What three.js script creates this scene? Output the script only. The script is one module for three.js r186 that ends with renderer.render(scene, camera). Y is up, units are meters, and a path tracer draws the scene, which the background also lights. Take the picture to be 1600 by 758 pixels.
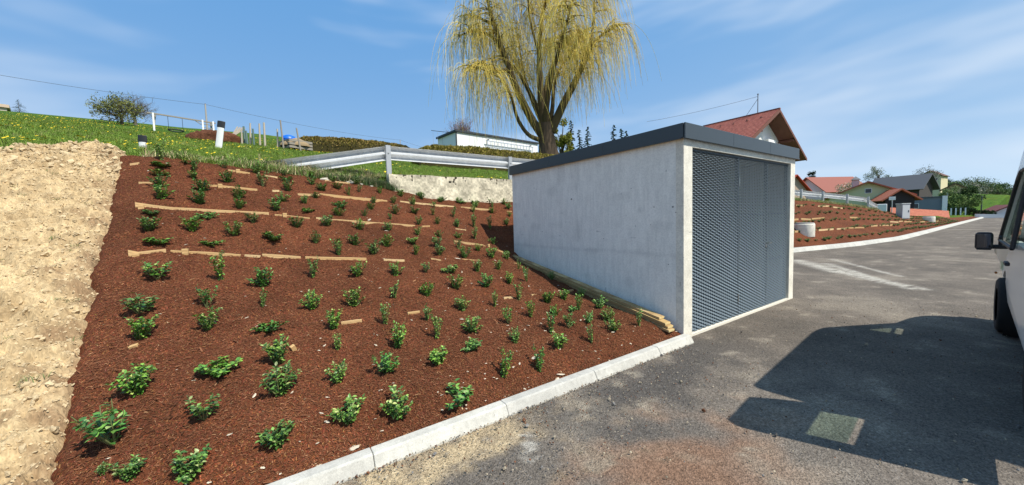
import * as THREE from 'three';
import { mergeGeometries, mergeVertices } from 'three/addons/utils/BufferGeometryUtils.js';
import { RoundedBoxGeometry } from 'three/addons/geometries/RoundedBoxGeometry.js';
import { ImprovedNoise } from 'three/addons/math/ImprovedNoise.js';
import { Brush, Evaluator, SUBTRACTION } from 'three-bvh-csg';

// ------------------------------------------------------------ camera, sky, sun, exposure
const scene = new THREE.Scene();
const camera = new THREE.PerspectiveCamera(68.19, 1600 / 758, 0.05, 3000);
camera.position.set(0, 1.51, 0);
camera.rotation.order = 'YXZ';
camera.rotation.set(-THREE.MathUtils.degToRad(3.52), 0, -THREE.MathUtils.degToRad(1.68));
scene.add(camera);
const renderer = new THREE.WebGLRenderer({ antialias: true });
renderer.setSize(1024, 485);
renderer.toneMapping = THREE.LinearToneMapping;
renderer.toneMappingExposure = 1.2;
renderer.shadowMap.enabled = true;

const toSun = new THREE.Vector3(0.59, 1, 0.413).normalize();      // high sun behind the camera, to its right
const sun = new THREE.DirectionalLight(new THREE.Color(1.0, 0.955, 0.86), 5.0);
sun.position.copy(toSun).multiplyScalar(60);
sun.castShadow = true;
sun.shadow.radius = 1;
sun.shadow.mapSize.set(4096, 4096);
Object.assign(sun.shadow.camera, { left: -45, right: 45, top: 45, bottom: -45, near: 1, far: 160 });
scene.add(sun, sun.target);

const N = new ImprovedNoise();
function fbm(x, y, z, o = 4) { let a = 1, s = 0, f = 1; for (let i = 0; i < o; i++) { s += a * N.noise(x * f, y * f, z + i * 7.3); a *= 0.5; f *= 2.03; } return s; }
const clamp = (x, a = 0, b = 1) => Math.min(b, Math.max(a, x));
const sm = (a, b, x) => { const t = clamp((x - a) / (b - a)); return t * t * (3 - 2 * t); };
const lerp = (a, b, t) => a + (b - a) * t;
function skyTexture() {
  const w = 2048, h = 1024, d = new Float32Array(w * h * 4);
  const sx = toSun.x, sy = toSun.y, sz = toSun.z;
  for (let j = 0; j < h; j++) {
    const lat = ((j + 0.5) / h - 0.5) * Math.PI, y = Math.sin(lat), c = Math.cos(lat), yy = Math.max(0, y);
    for (let i = 0; i < w; i++) {
      const a = ((i + 0.5) / w - 0.5) * 2 * Math.PI, x = c * Math.cos(a), z = c * Math.sin(a);
      const k = Math.exp(-yy * 4.4);                                   // air thickens towards the horizon
      const cs = x * sx + y * sy + z * sz;
      const veil = Math.pow(clamp(0.5 + 0.5 * cs), 3);                 // forward scattering round the sun
      let r = lerp(0.058, 0.50, k) + 0.17 * veil, g = lerp(0.250, 0.66, k) + 0.17 * veil, b = lerp(0.575, 0.82, k) + 0.10 * veil;
      if (y > 0) {                                                     // thin cirrus in long flat bands, a little denser towards the sun's side
        const yt = y * (1 + .35 * y) - .10 * x, w1 = fbm(x * 1.3, z * 1.3, yt * 2.5 + 3.1, 3);
        const band = N.noise(x * 1.5 + 4, yt * 7.5 + .5 * w1, z * 1.5) + .55 * N.noise(x * 3.2 + w1, yt * 17 + w1, z * 3.2 + 9) + .24 * N.noise(x * 7.5, yt * 36 + 2 * w1, z * 7.5) + .16 * N.noise(x * 17, yt * 60 + 3 * w1, z * 17);
        const side = sm(-.9, .9, x), cl = clamp(sm(-.05 - .25 * side, 1.05, band + .45 * w1 + .12 * side) * sm(0, .05, y) * (.34 + .22 * side));
        r = lerp(r, 0.66, cl); g = lerp(g, 0.74, cl); b = lerp(b, 0.84, cl);
      } else { const t = sm(0, -0.12, y); r = lerp(r, 0.16, t); g = lerp(g, 0.16, t); b = lerp(b, 0.13, t); }
      const p = (j * w + i) * 4; d[p] = r; d[p + 1] = g; d[p + 2] = b; d[p + 3] = 1;
    }
  }
  const t = new THREE.DataTexture(d, w, h, THREE.RGBAFormat, THREE.FloatType);
  t.mapping = THREE.EquirectangularReflectionMapping; t.magFilter = THREE.LinearFilter; t.minFilter = THREE.LinearFilter; t.needsUpdate = true;
  return t;
}
scene.background = skyTexture();
scene.environment = scene.background;

// ------------------------------------------------------------ helpers
function rng(s) { return () => { s |= 0; s = s + 0x6D2B79F5 | 0; let t = Math.imul(s ^ s >>> 15, 1 | s); t = t + Math.imul(t ^ t >>> 7, 61 | t) ^ t; return ((t ^ t >>> 14) >>> 0) / 4294967296; }; }
const V = (x, y, z) => new THREE.Vector3(x, y, z);
const col = (r, g, b) => new THREE.Color().setRGB(r, g, b);
const names = new Map();
function numbered(n) { const k = names.get(n) || 0; names.set(n, k + 1); return k ? `${n}_${String(k).padStart(3, '0')}` : n; }
function tag(o, label, category, group, kind) { o.userData.label = label; if (category) o.userData.category = category; if (group) o.userData.group = group; if (kind) o.userData.kind = kind; return o; }
function thing(name, label, category, pos = V(0, 0, 0), ry = 0, group) { const g = new THREE.Group(); g.name = numbered(name); g.position.copy(pos); g.rotation.y = ry; scene.add(g); return tag(g, label, category, group); }
function mesh(name, geo, mat, parent) { const m = new THREE.Mesh(geo, mat); m.name = parent ? name : numbered(name); (parent || scene).add(m); return m; }
function struct(name, geo, mat, label) { const m = mesh(name, geo, mat); m.userData.kind = 'structure'; if (label) m.userData.label = label; return m; }
function stuff(name, geo, mat, label, category) { const m = mesh(name, geo, mat); return tag(m, label, category, null, 'stuff'); }
// the yard's own axes: u runs along the kerb and the garage front, v up the bank, both from the garage's near front corner
const YAW = THREE.MathUtils.degToRad(34.2), CY = Math.cos(YAW), SY = Math.sin(YAW), AX = 2.075, AD = 4.32;
const W = (u, v, h) => V(AX + u * CY - v * SY, h, -(AD + u * SY + v * CY));
const UV = (x, z) => { const a = x - AX, b = -z - AD; return [a * CY + b * SY, -a * SY + b * CY]; };
function box(w, h, d, x, y, z, ry = 0, rx = 0, rz = 0) { const g = new THREE.BoxGeometry(w, h, d); if (rx) g.rotateX(rx); if (rz) g.rotateZ(rz); if (ry) g.rotateY(ry); g.translate(x, y, z); return g; }
function rbox(w, h, d, r, x, y, z, ry = 0) { const g = new RoundedBoxGeometry(w, h, d, 2, r); if (ry) g.rotateY(ry); g.translate(x, y, z); return g; }
function cyl(r0, r1, h, x, y, z, n = 16) { const g = new THREE.CylinderGeometry(r1, r0, h, n); g.translate(x, y + h / 2, z); return g; }
const merge = (a) => mergeGeometries(a.map(g => g.index ? g.toNonIndexed() : g));
class Acc {                                            // collects triangles with a colour for each vertex
  constructor(colored = true) { this.p = []; this.i = []; this.c = []; this.n = []; this.colored = colored; }
  v(x, y, z, c) { this.p.push(x, y, z); if (this.colored) this.c.push(c ? c.r : 1, c ? c.g : 1, c ? c.b : 1); return this.p.length / 3 - 1; }
  tube(pts, rad, sides = 6, c) {
    let prev = null; const fr = V(0, 0, 0), t = V(0, 0, 0), b = V(0, 0, 0), ref = Math.abs(pts[1].y - pts[0].y) > 0.9 * pts[0].distanceTo(pts[1]) ? V(1, 0, 0) : V(0, 1, 0);
    for (let k = 0; k < pts.length; k++) {
      t.copy(pts[Math.min(k + 1, pts.length - 1)]).sub(pts[Math.max(k - 1, 0)]).normalize();
      if (!prev) fr.crossVectors(t, ref).normalize(); else fr.addScaledVector(t, -fr.dot(t)).normalize();
      b.crossVectors(t, fr); const ring = [];
      for (let s = 0; s < sides; s++) { const a = s / sides * 2 * Math.PI, ca = Math.cos(a) * rad[k], sa = Math.sin(a) * rad[k]; ring.push(this.v(pts[k].x + fr.x * ca + b.x * sa, pts[k].y + fr.y * ca + b.y * sa, pts[k].z + fr.z * ca + b.z * sa, c)); }
      if (prev) for (let s = 0; s < sides; s++) { const e = (s + 1) % sides; this.i.push(prev[s], ring[s], prev[e], prev[e], ring[s], ring[e]); }
      prev = ring;
    }
  }
  leaf(p, dir, up, len, wid, c, fold = 0.25) {
    const s = V(0, 0, 0).crossVectors(dir, up).normalize(), n = V(0, 0, 0).crossVectors(s, dir).normalize();
    const m1 = 0.35, m2 = 0.72, o = (f, side, lift) => this.v(p.x + dir.x * len * f + s.x * side + n.x * lift, p.y + dir.y * len * f + s.y * side + n.y * lift, p.z + dir.z * len * f + s.z * side + n.z * lift, c);
    const w = wid / 2, a = o(0, 0, 0), l1 = o(m1, -w, w * fold), r1 = o(m1, w, w * fold), c1 = o(m1, 0, 0), l2 = o(m2, -w * 0.7, w * fold * 0.4), r2 = o(m2, w * 0.7, w * fold * 0.4), c2 = o(m2, 0, -len * 0.03), e = o(1, 0, -len * 0.09);
    this.i.push(a, c1, l1, a, r1, c1, l1, c1, l2, c1, c2, l2, c1, r1, c2, r1, r2, c2, l2, c2, e, c2, r2, e);
  }
  quad(p, dir, side, c) { const a = this.v(p.x, p.y, p.z, c), b = this.v(p.x + dir.x * .5 + side.x, p.y + dir.y * .5 + side.y, p.z + dir.z * .5 + side.z, c), e = this.v(p.x + dir.x, p.y + dir.y, p.z + dir.z, c), f = this.v(p.x + dir.x * .5 - side.x, p.y + dir.y * .5 - side.y, p.z + dir.z * .5 - side.z, c); this.i.push(a, b, e, a, e, f); }
  tri(a, b, c) { this.i.push(a, b, c); }
  geo(flat) {
    let g = new THREE.BufferGeometry(); g.setAttribute('position', new THREE.Float32BufferAttribute(this.p, 3)); if (this.colored) g.setAttribute('color', new THREE.Float32BufferAttribute(this.c, 3));
    g.setIndex(this.i); if (flat) g = g.toNonIndexed(); g.computeVertexNormals(); return g;
  }
}
const mat = (r, g, b, rough = 0.9, o = {}) => new THREE.MeshPhysicalMaterial({ color: col(r, g, b), roughness: rough, specularIntensity: rough > .92 ? .25 : 1, side: THREE.DoubleSide, ...o });
const vmat = (rough = 0.85, o = {}) => new THREE.MeshPhysicalMaterial({ specularIntensity: .25, vertexColors: true, roughness: rough, side: THREE.DoubleSide, ...o });
function canvasTex(w, h, draw, srgb = true) { const c = document.createElement('canvas'); c.width = w; c.height = h; draw(c.getContext('2d'), w, h); const t = new THREE.CanvasTexture(c); t.wrapS = t.wrapT = THREE.RepeatWrapping; t.magFilter = THREE.LinearFilter; if (srgb) t.colorSpace = THREE.SRGBColorSpace; return t; }
function dataTex(n, f, srgb = true) { const d = new Uint8Array(n * n * 4); for (let j = 0; j < n; j++) for (let i = 0; i < n; i++) { const c = f(i / n, j / n), p = (j * n + i) * 4; d[p] = clamp(c[0]) * 255; d[p + 1] = clamp(c[1]) * 255; d[p + 2] = clamp(c[2]) * 255; d[p + 3] = 255; } const t = new THREE.DataTexture(d, n, n); t.wrapS = t.wrapT = THREE.RepeatWrapping; t.magFilter = THREE.LinearFilter; t.minFilter = THREE.LinearMipmapLinearFilter; if (srgb) t.colorSpace = THREE.SRGBColorSpace; t.needsUpdate = true; return t; }
const hash = (x, y, s) => { let h = Math.imul(x, 374761393) ^ Math.imul(y, 668265263) ^ Math.imul((s * 1013) | 0, 2147483647 - 1274126177); h = Math.imul(h ^ (h >>> 13), 1274126177); h ^= h >>> 16; h = Math.imul(h, 2246822519); return ((h ^ (h >>> 13)) >>> 0) / 4294967296 - .5; };
const tn = (u, v, f, s) => {                            // tiling noise on the unit square, f cells a side
  const x = u * f, y = ((v % 1) + 1) % 1 * f, X = Math.floor(x), Y = Math.floor(y), a = x - X, b = y - Y, p = a * a * (3 - 2 * a), q = b * b * (3 - 2 * b), X0 = X % f, X1 = (X + 1) % f, Y0 = Y % f, Y1 = (Y + 1) % f;
  return lerp(lerp(hash(X0, Y0, s), hash(X1, Y0, s), p), lerp(hash(X0, Y1, s), hash(X1, Y1, s), p), q) * 1.1;
};
function ip(x, xs, ys) { if (x <= xs[0]) return ys[0]; for (let i = 1; i < xs.length; i++) if (x <= xs[i]) return lerp(ys[i - 1], ys[i], (x - xs[i - 1]) / (xs[i] - xs[i - 1])); return ys[ys.length - 1]; }
const ordinal = (n) => { const w = ['', 'first', 'second', 'third', 'fourth', 'fifth', 'sixth', 'seventh', 'eighth', 'ninth', 'tenth', 'eleventh', 'twelfth', 'thirteenth', 'fourteenth', 'fifteenth', 'sixteenth', 'seventeenth', 'eighteenth', 'nineteenth', 'twentieth']; return w[n] || `${n}th`; };

// ------------------------------------------------------------ lie of the land
const bedU = [-9, -5.3, -3.2, -1, 0, 5], bedP = [.375, .362, .29, .2, .02, .02], bedQ = [.028, .028, .028, .0294, .06, .06];
const bed = (u, v) => .10 + ip(u, bedU, bedP) * v + ip(u, bedU, bedQ) * v * v - .17 * Math.exp(-Math.pow((v - 3.4) / .95, 2)) * sm(-1.0, -.15, u);
const bedTop = (u) => ip(u, [-6, -5, -3.2, -2.1, 1, 5], [4.85, 4.98, 5.22, 5.36, 5.45, 5.5]);
const bedLeft = (v) => ip(v, [-.3, .35, 2.6, 4.8, 5.3], [-5.0, -5.07, -5.44, -5.72, -5.85]);
const farT = (u) => ip(u, [5, 14, 22, 28, 32, 36, 45, 60, 85], [2.2, 2.2, 2.15, 1.75, 1.45, 1.12, .7, .35, .06]);
const farTop = (u) => ip(u, [5, 14, 22, 30, 34, 45, 80], [5.4, 5.4, 5.3, 4.2, 3.8, 3.4, 2.8]);
const farKerb = (u) => ip(u, [4, 8, 12.9, 16.2, 21.8, 30, 41, 77, 100], [4.6, 3.9, 2.88, 2.22, 1.59, 1.62, 1.73, 1.97, 2.2]);
function ground(u, v) {                                 // the meadow and the land beyond
  const top = ip(u, [-14, -6, -4, -2, 5, 14, 22, 28, 32, 36, 45, 60, 85], [2.95, 2.74, 2.68, 2.6, 2.6, 2.5, 2.3, 1.85, 1.55, 1.25, .85, .6, .3]);
  const k = ip(u, [-20, 15, 35, 60, 120], [.214, .214, .12, .05, .03]);
  const ve = u < -2.1 ? (u < -5.9 ? 5.0 : bedTop(u)) : u < 4.5 ? 5.62 : farTop(Math.max(5, u));
  const he = u < -2.1 ? (u < -5.9 ? 2.62 : bed(u, bedTop(u)) + .02) : u < 4.5 ? 2.55 : farT(u);
  if (v < ve) return Math.max(-0.3, he - .05 - (ve - v) * (u > -2.2 && u < 5 ? 9 : 2.2));
  let h = lerp(he, top, sm(ve, ve + 1.0, v));
  const r = Math.max(0, v - 6); h += k * (r < 105 ? r : 105 + 25 * (1 - Math.exp(-(r - 105) / 60)));
  h += 9 * sm(95, 205, u) * sm(-60, 60, v);
  return h + .05 * fbm(u * .35, v * .35, 4, 2) * sm(0, 2, r) + sm(10, 60, r) * .5 * fbm(u * .04, v * .04, 8, 2);
}
function gridGeo(us, vs, hf, cf, uvs = 1) {
  const nu = us.length, nv = vs.length, p = new Float32Array(nu * nv * 3), c = cf ? new Float32Array(nu * nv * 3) : null, t = new Float32Array(nu * nv * 2), ix = [];
  for (let j = 0; j < nv; j++) for (let i = 0; i < nu; i++) {
    const k = j * nu + i, u = us[i], v = typeof vs[j] === 'function' ? vs[j](u) : vs[j], w = W(u, v, hf(u, v));
    p[k * 3] = w.x; p[k * 3 + 1] = w.y; p[k * 3 + 2] = w.z; t[k * 2] = u / uvs; t[k * 2 + 1] = v / uvs;
    if (c) { const q = cf(u, v); c[k * 3] = q[0]; c[k * 3 + 1] = q[1]; c[k * 3 + 2] = q[2]; }
    if (i < nu - 1 && j < nv - 1) ix.push(k, k + 1, k + nu, k + 1, k + nu + 1, k + nu);
  }
  const g = new THREE.BufferGeometry(); g.setAttribute('position', new THREE.BufferAttribute(p, 3)); g.setAttribute('uv', new THREE.BufferAttribute(t, 2)); if (c) g.setAttribute('color', new THREE.BufferAttribute(c, 3));
  g.setIndex(ix); g.computeVertexNormals(); return g;
}
function steps(...a) { const o = []; for (const [f, t, s] of a) { const n = Math.max(1, Math.round((t - f) / s)); for (let i = 0; i < n; i++) o.push(f + (t - f) * i / n); } o.push(a[a.length - 1][1]); return o; }

// ------------------------------------------------------------ ground sheets
const grassTex = dataTex(512, (u, v) => { const a = tn(u, v, 60, 1), b = tn(u, v, 140, 5), c = tn(u, v, 14, 9); const g = 0.80 + 0.45 * a + 0.5 * b + 0.25 * c; return [g * 0.92, g * 0.95, g * 0.85]; });
const grassBump = dataTex(512, (u, v) => { const g = 0.5 + 0.6 * tn(u, v, 90, 2) + 0.5 * tn(u, v, 160, 8); return [g, g, g]; }, false);
const meadowCol = (u, v) => {
  const a = fbm(u * .12, v * .12, 2, 4), b = fbm(u * 1.1, v * 1.1, 12, 3), y = sm(.25, .7, fbm(u * .22 + 4, v * .10, 31, 3) + .15) * .5;
  const dry = sm(.1, .6, b + .2) * .18;
  return [.105 + .03 * a + .02 * b + .11 * y + .09 * dry, .20 + .05 * a + .03 * b + .035 * y + .03 * dry, .022 + .008 * a + .02 * dry];
};
struct('meadow', gridGeo(steps([-260, -60, 8], [-60, -14, 2], [-14, 12, .25], [12, 60, 1], [60, 420, 6]), steps([-90, -2, 8], [-2, 4, .25], [4, 9, .1], [9, 26, .5], [26, 120, 2.5], [120, 420, 10]), ground, meadowCol, 1.4), vmat(0.95, { map: grassTex, bumpMap: grassBump, bumpScale: 0.03 }), 'green meadow with dandelions climbing to the skyline');

// asphalt yard and road, with the sand, mulch dust and scuffs that lie on it
const aggregate = dataTex(1024, (u, v) => { const f = tn(u, v, 300, 3), m = tn(u, v, 120, 7), s = sm(.33, .5, tn(u, v, 210, 12)); const g = 0.85 + 0.30 * f + 0.16 * m + 0.22 * s - .16 * sm(.3, .5, tn(u, v, 260, 27)); return [g, g * .98, g * .95]; });
const aggBump = dataTex(1024, (u, v) => { const g = 0.5 + 0.7 * tn(u, v, 300, 3) + 0.45 * tn(u, v, 120, 7); return [g, g, g]; }, false);
const streaks = [[9.6, 1.85, 7.6, .35, .34], [7.6, .35, 6.0, -1.15, .24], [9.2, 1.0, 6.8, -.5, .16], [10.5, 1.2, 7.6, -.7, .10], [-2.83, -.62, -2.72, -.42, .03]];
function segDist(u, v, s) { const dx = s[2] - s[0], dy = s[3] - s[1], t = clamp(((u - s[0]) * dx + (v - s[1]) * dy) / (dx * dx + dy * dy)); return Math.hypot(u - s[0] - dx * t, v - s[1] - dy * t); }
const asphaltCol = (u, v) => {
  const a = fbm(u * .5, v * .5, 1, 4), b = fbm(u * 2.6, v * 2.6, 5, 3), c = fbm(u * 9, v * 9, 8, 2);
  let r = .208 + .050 * a + .044 * b, g = .184 + .043 * a + .036 * b, bl = .163 + .037 * a + .030 * b;
  const mix = (R, G, B, t) => { r = lerp(r, R, t); g = lerp(g, G, t); bl = lerp(bl, B, t); };
  // fresh dark mat along the kerb and past the garage corner
  mix(.105, .100, .098, .75 * sm(.55, .1, Math.abs(v + .42) + .35 * b) * sm(-2.9, -2.2, u + .3 * b) * sm(1.2, -.6, u));
  // fine mulch dust in front
  const dust = sm(.0, .5, .5 * b + .25 * a + .62 - .8 * Math.hypot((u + 2.3) / 1.5, (v + 1.32) / .8));
  mix(.29, .165, .105, .8 * dust);
  // pale sand swept against the kerb
  const sand = sm(-.1, .42, .55 * b + .3 * c + .55 - Math.abs(v + .28) * 1.7) * sm(-2.35, -3.0, u + .25 * b);
  mix(.60, .48, .31, .95 * sand);
  mix(.27, .21, .145, .55 * sm(.32, .6, b + .55 * c + .12) * sm(-1.2, -2.4, u));
  // dusty patches and tyre-spread fines
  mix(.33, .295, .25, .6 * sm(.12, .75, a + .5 * b + .08 * c));
  mix(.46, .42, .35, .45 * sm(.5, .85, b + .6 * c));
  for (const s of streaks) mix(.60, .58, .53, .9 * sm(s[4], s[4] * .25, segDist(u, v, s) + .06 * b + .05 * c) * sm(-.7, .1, c + .4 * b));
  return [r, g, bl];
};
struct('asphalt_road', gridGeo(steps([-70, -7, 3], [-7, 5, .045], [5, 16, .12], [16, 40, .4], [40, 130, 1.5]), steps([-70, -6, 3], [-6, -2.2, .1], [-2.2, .6, .04], [.6, 5.2, .15]), (u, v) => .012 * fbm(u * .4, v * .4, 3, 2) - .012 - .35 * sm(90, 130, u), asphaltCol, 1.6), vmat(0.93, { map: aggregate, bumpMap: aggBump, bumpScale: 0.006 }), 'worn grey asphalt yard and road');

// raw clay bank left of the planting
const clod = (u, v) => { const a = fbm(u * 1.6, v * 1.6, 3, 3), b = fbm(u * 5.5, v * 5.5, 7, 3), c = Math.abs(fbm(u * 13, v * 13, 2, 2)); const e = 1 - Math.abs(fbm(u * 4.2 + a, v * 4.2, 12, 3)) * 2.2, f = 1 - Math.abs(fbm(u * 11, v * 11 + b, 15, 2)) * 2; return .05 * a + .035 * b + .042 * e * e * Math.sign(e) + .030 * f * f * Math.sign(f) + .02 * c + .012 * fbm(u * 27, v * 27, 5, 2) - .02; };
const dirtH = (u, v) => bed(u, Math.min(v, 5.1)) + .02 + clod(u, v) + .03 * sm(4.1, 5.0, v) * (1 + .9 * fbm(u * 1.3, v * 1.3, 15, 2)) - .05 * sm(-6, -7.2, u) * v * .4 - .6 * sm(5.15, 5.7, v) - .3 * sm(-.16, .2, u - bedLeft(v));
const dirtCol = (u, v) => { const a = fbm(u * .9, v * .9, 6, 3), b = fbm(u * 4, v * 4, 9, 3), c = fbm(u * 17, v * 17, 2, 2), t = clamp(.55 + .5 * a + .65 * b + .55 * c); const e = .75 * sm(.30, .0, Math.abs(u - bedLeft(v)) + .25 * b + .1 * c) ; return [lerp(lerp(.33, .62, t), .28, e), lerp(lerp(.235, .475, t), .18, e), lerp(lerp(.13, .28, t), .105, e)]; };
const dirtTex = dataTex(512, (u, v) => { const g = 0.93 + 0.14 * tn(u, v, 70, 1) + 0.14 * tn(u, v, 150, 6); return [g, g * .985, g * .96]; });
const dirtMat = vmat(0.97, { map: dirtTex, bumpMap: dirtTex, bumpScale: 0.010 });
struct('clay_bank', gridGeo(steps([-15, -8.5, .12], [-8.5, -4.5, .022]), steps([-3, -.6, .1], [-.6, 5.75, .022]), (u, v) => v < 0 ? lerp(dirtH(u, 0), -.2, sm(0, -.8, v) * sm(-5.3, -4.9, u)) : dirtH(u, v), dirtCol, .8), dirtMat, 'bare tan clay bank with dried clods');

// bark mulch
const barkTex = canvasTex(1024, 1024, (g, w, h) => {
  const r = rng(77); g.fillStyle = '#5e3422'; g.fillRect(0, 0, w, h);
  for (let i = 0; i < 26000; i++) { const x = r() * w, y = r() * h, a = r() * 6.283, l = 4 + r() * 15, k = r(); g.strokeStyle = k < .45 ? `rgba(${68 + r() * 34},${33 + r() * 20},${20 + r() * 12},.85)` : k < .93 ? `rgba(${112 + r() * 42},${62 + r() * 26},${40 + r() * 18},.85)` : `rgba(${165 + r() * 45},${105 + r() * 40},${70 + r() * 30},.9)`; g.lineWidth = .7 + r() * 2.6; g.beginPath(); g.moveTo(x, y); g.lineTo(x + Math.cos(a) * l, y + Math.sin(a) * l); g.stroke(); }
});
const barkBump = canvasTex(1024, 1024, (g, w, h) => { const r = rng(78); g.fillStyle = '#555'; g.fillRect(0, 0, w, h); for (let i = 0; i < 22000; i++) { const x = r() * w, y = r() * h, a = r() * 6.283, l = 4 + r() * 15, k = r() * 255 | 0; g.strokeStyle = `rgba(${k},${k},${k},.7)`; g.lineWidth = 1 + r() * 3; g.beginPath(); g.moveTo(x, y); g.lineTo(x + Math.cos(a) * l, y + Math.sin(a) * l); g.stroke(); } }, false);
const barkCol = (u, v) => { const a = fbm(u * .8, v * .8, 41, 3), b = fbm(u * 4, v * 4, 43, 2), g = 1.0 + .26 * a + .2 * b; return [g * .92, g * 1.0 * (1 - .03 * a), g * 1.0 * (1 - .05 * a)]; };
const barkMat = vmat(0.95, { map: barkTex, bumpMap: barkBump, bumpScale: 0.012 });
const mulchN = (u, v) => .030 * fbm(u * 2.2, v * 2.2, 1, 3) + .010 * fbm(u * 9, v * 9, 5, 2);
const inBed = (u, v) => { const e = .05 * fbm(v * 2.2, 3, 1, 3) + .025 * fbm(v * 9, 8, 1, 2); return Math.min(u - bedLeft(v) - e, bedTop(u) - v + .05 * fbm(u * 3, 5, 2, 2), u > -.02 ? Math.max(u > 3.4 ? v - 4.4 : v - 3.3, u < .05 ? 1 : -1) : 1); };
const bedH = (u, v) => { const s = inBed(u, v); return bed(u, v) + mulchN(u, v) + .045 * sm(0, .25, s) - .45 * sm(.0, -.3, s) + .02 - .125 * (1 - sm(-.03, .3, v)) * (u < .05 ? 1 : 0); };
struct('bark_bed', gridGeo(steps([-6.3, -.2, .025], [-.2, 5, .08]), steps([-.034, 5.7, .025]), bedH, barkCol, 1.1), barkMat, 'sloping bed of red-brown bark mulch');
const farBedH = (u, v) => { const a = farKerb(u), b = farTop(u), t = clamp((v - a) / (b - a)); return .09 + (farT(u) - .06) * (t * .8 + .2 * t * t) + .03 * fbm(u * .9, v * 1.8, 6, 3); };
const lin = (n) => Array.from({ length: n + 1 }, (_, i) => i / n);
struct('bark_bed', gridGeo(steps([4, 48, .3], [48, 96, 1]), lin(22).map(t => (u) => lerp(farKerb(u) + .05, farTop(u) + .05, t)), farBedH, barkCol, 1.1), barkMat, 'far bark mulch bed beyond the garage');

// ------------------------------------------------------------ loose matter (nobody could count it)
function scatter(name, geo, material, count, place, label, category, seed) {
  const m = new THREE.InstancedMesh(geo, material, count), r = rng(seed), o = new THREE.Object3D(), c = new THREE.Color(); let n = 0, tries = 0;
  while (n < count && tries++ < count * 6) { if (!place(r, o, c)) continue; o.updateMatrix(); m.setMatrixAt(n, o.matrix); m.setColorAt(n, c); n++; }
  m.count = n; m.name = numbered(name); scene.add(m); return tag(m, label, category, null, 'stuff');
}
function lump(seed, flat = .7) { let g = new THREE.IcosahedronGeometry(1, 1); g.deleteAttribute('uv'); g.deleteAttribute('normal'); g = mergeVertices(g); const p = g.attributes.position, r = rng(seed); for (let i = 0; i < p.count; i++) { const k = .68 + .5 * r(); p.setXYZ(i, p.getX(i) * k, p.getY(i) * k * flat, p.getZ(i) * k * (.75 + .3 * flat)); } g = g.toNonIndexed(); g.computeVertexNormals(); return g; }
const chipGeo = (() => { const g = new THREE.BoxGeometry(1, .16, .30, 2, 1, 1), p = g.attributes.position; for (let i = 0; i < p.count; i++) { const x = p.getX(i); p.setY(i, p.getY(i) + .12 * (1 - 4 * x * x)); p.setZ(i, p.getZ(i) * (1 - .5 * Math.abs(x))); } g.computeVertexNormals(); return g; })();
scatter('bark_chips', chipGeo, mat(1, 1, 1, .95), 150000, (r, o, c) => {
  const v = Math.pow(r(), 1.25) * 5.45, u = bedLeft(v) - .05 + r() * (-bedLeft(v) + (v > 3.65 ? 2.4 : -.04)); if (inBed(u, v) < -.03 + .05 * r()) return false;
  o.position.copy(W(u, v, bedH(u, v) + .003 + r() * .006)); o.rotation.set((r() - .5) * .9, r() * 6.283, (r() - .5) * .9); const s = .0065 + .012 * r() * r() + (r() < .012 ? .022 * r() : 0); o.scale.set(s * (1 + r()), s, s * (.6 + .7 * r()));
  const k = r(), b = (.55 + .75 * r()) * (1 + .42 * fbm(u * 1.1, v * 1.1, 52, 3) + .2 * fbm(u * 5, v * 5, 12, 2)); if (k < .955) c.setRGB(.200 * b, .083 * b, .042 * b); else if (k < .993) c.setRGB(.38 * b, .2 * b, .1 * b); else c.setRGB(.42 * b, .28 * b, .16 * b); return true;
}, 'loose bark mulch chips covering the bed', 'mulch', 11);
const lumps = [lump(1), lump(2), lump(3, .5)];
lumps.forEach((g, q) => scatter('clay_clods', g, mat(1, 1, 1, .97), 6500, (r, o, c) => {
  const v = r() * 5.5 - .3, L = bedLeft(v), u = L + .12 - Math.pow(r(), 1.2) * 3.6; const ridge = sm(3.9, 5, v); if (r() > .45 + .55 * ridge + .3 * sm(L - .6, L, u)) return false; if (u > L - .02 + .16 * r()) return false;
  const s = (.003 + .007 * r() + .034 * Math.pow(r(), 14) * (.5 + .3 * ridge)) * (1 + .25 * ridge); o.position.copy(W(u, v, dirtH(u, Math.max(0, v)) + s * .1)); o.rotation.set(r() * 6, r() * 6, r() * 6); o.scale.set(s * (1 + .3 * r()), s * (.85 + .3 * r()), s);
  const b = .70 + .22 * r(); c.setRGB(.64 * b, .49 * b, .295 * b); return true;
}, ['dry clay clods strewn over the bare bank', 'rounded clay crumbs strewn over the bare bank', 'flat clay flakes strewn over the bare bank'][q], 'clay', 21 + q));
scatter('pale_pebbles', lumps[2], mat(1, 1, 1, .85), 260, (r, o, c) => {
  const v = Math.pow(r(), 1.4) * 5, u = bedLeft(v) + r() * -bedLeft(v); if (inBed(u, v) < .05) return false; const near = Math.hypot(u + 2.0, v - .95) < .55 || v < .35; if (!near && r() > .45) return false;
  const s = .006 + .006 * r() + (r() < .05 ? .015 : 0); o.position.copy(W(u, v, bedH(u, v) + .004)); o.rotation.set((r() - .5) * .6, r() * 6, (r() - .5) * .6); o.scale.set(s * (1 + r()), s * .6, s); const b = .7 + .3 * r(); c.setRGB(.66 * b, .56 * b, .42 * b); return true;
}, 'small pale stones lying on the mulch', 'stones', 31);
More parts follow.
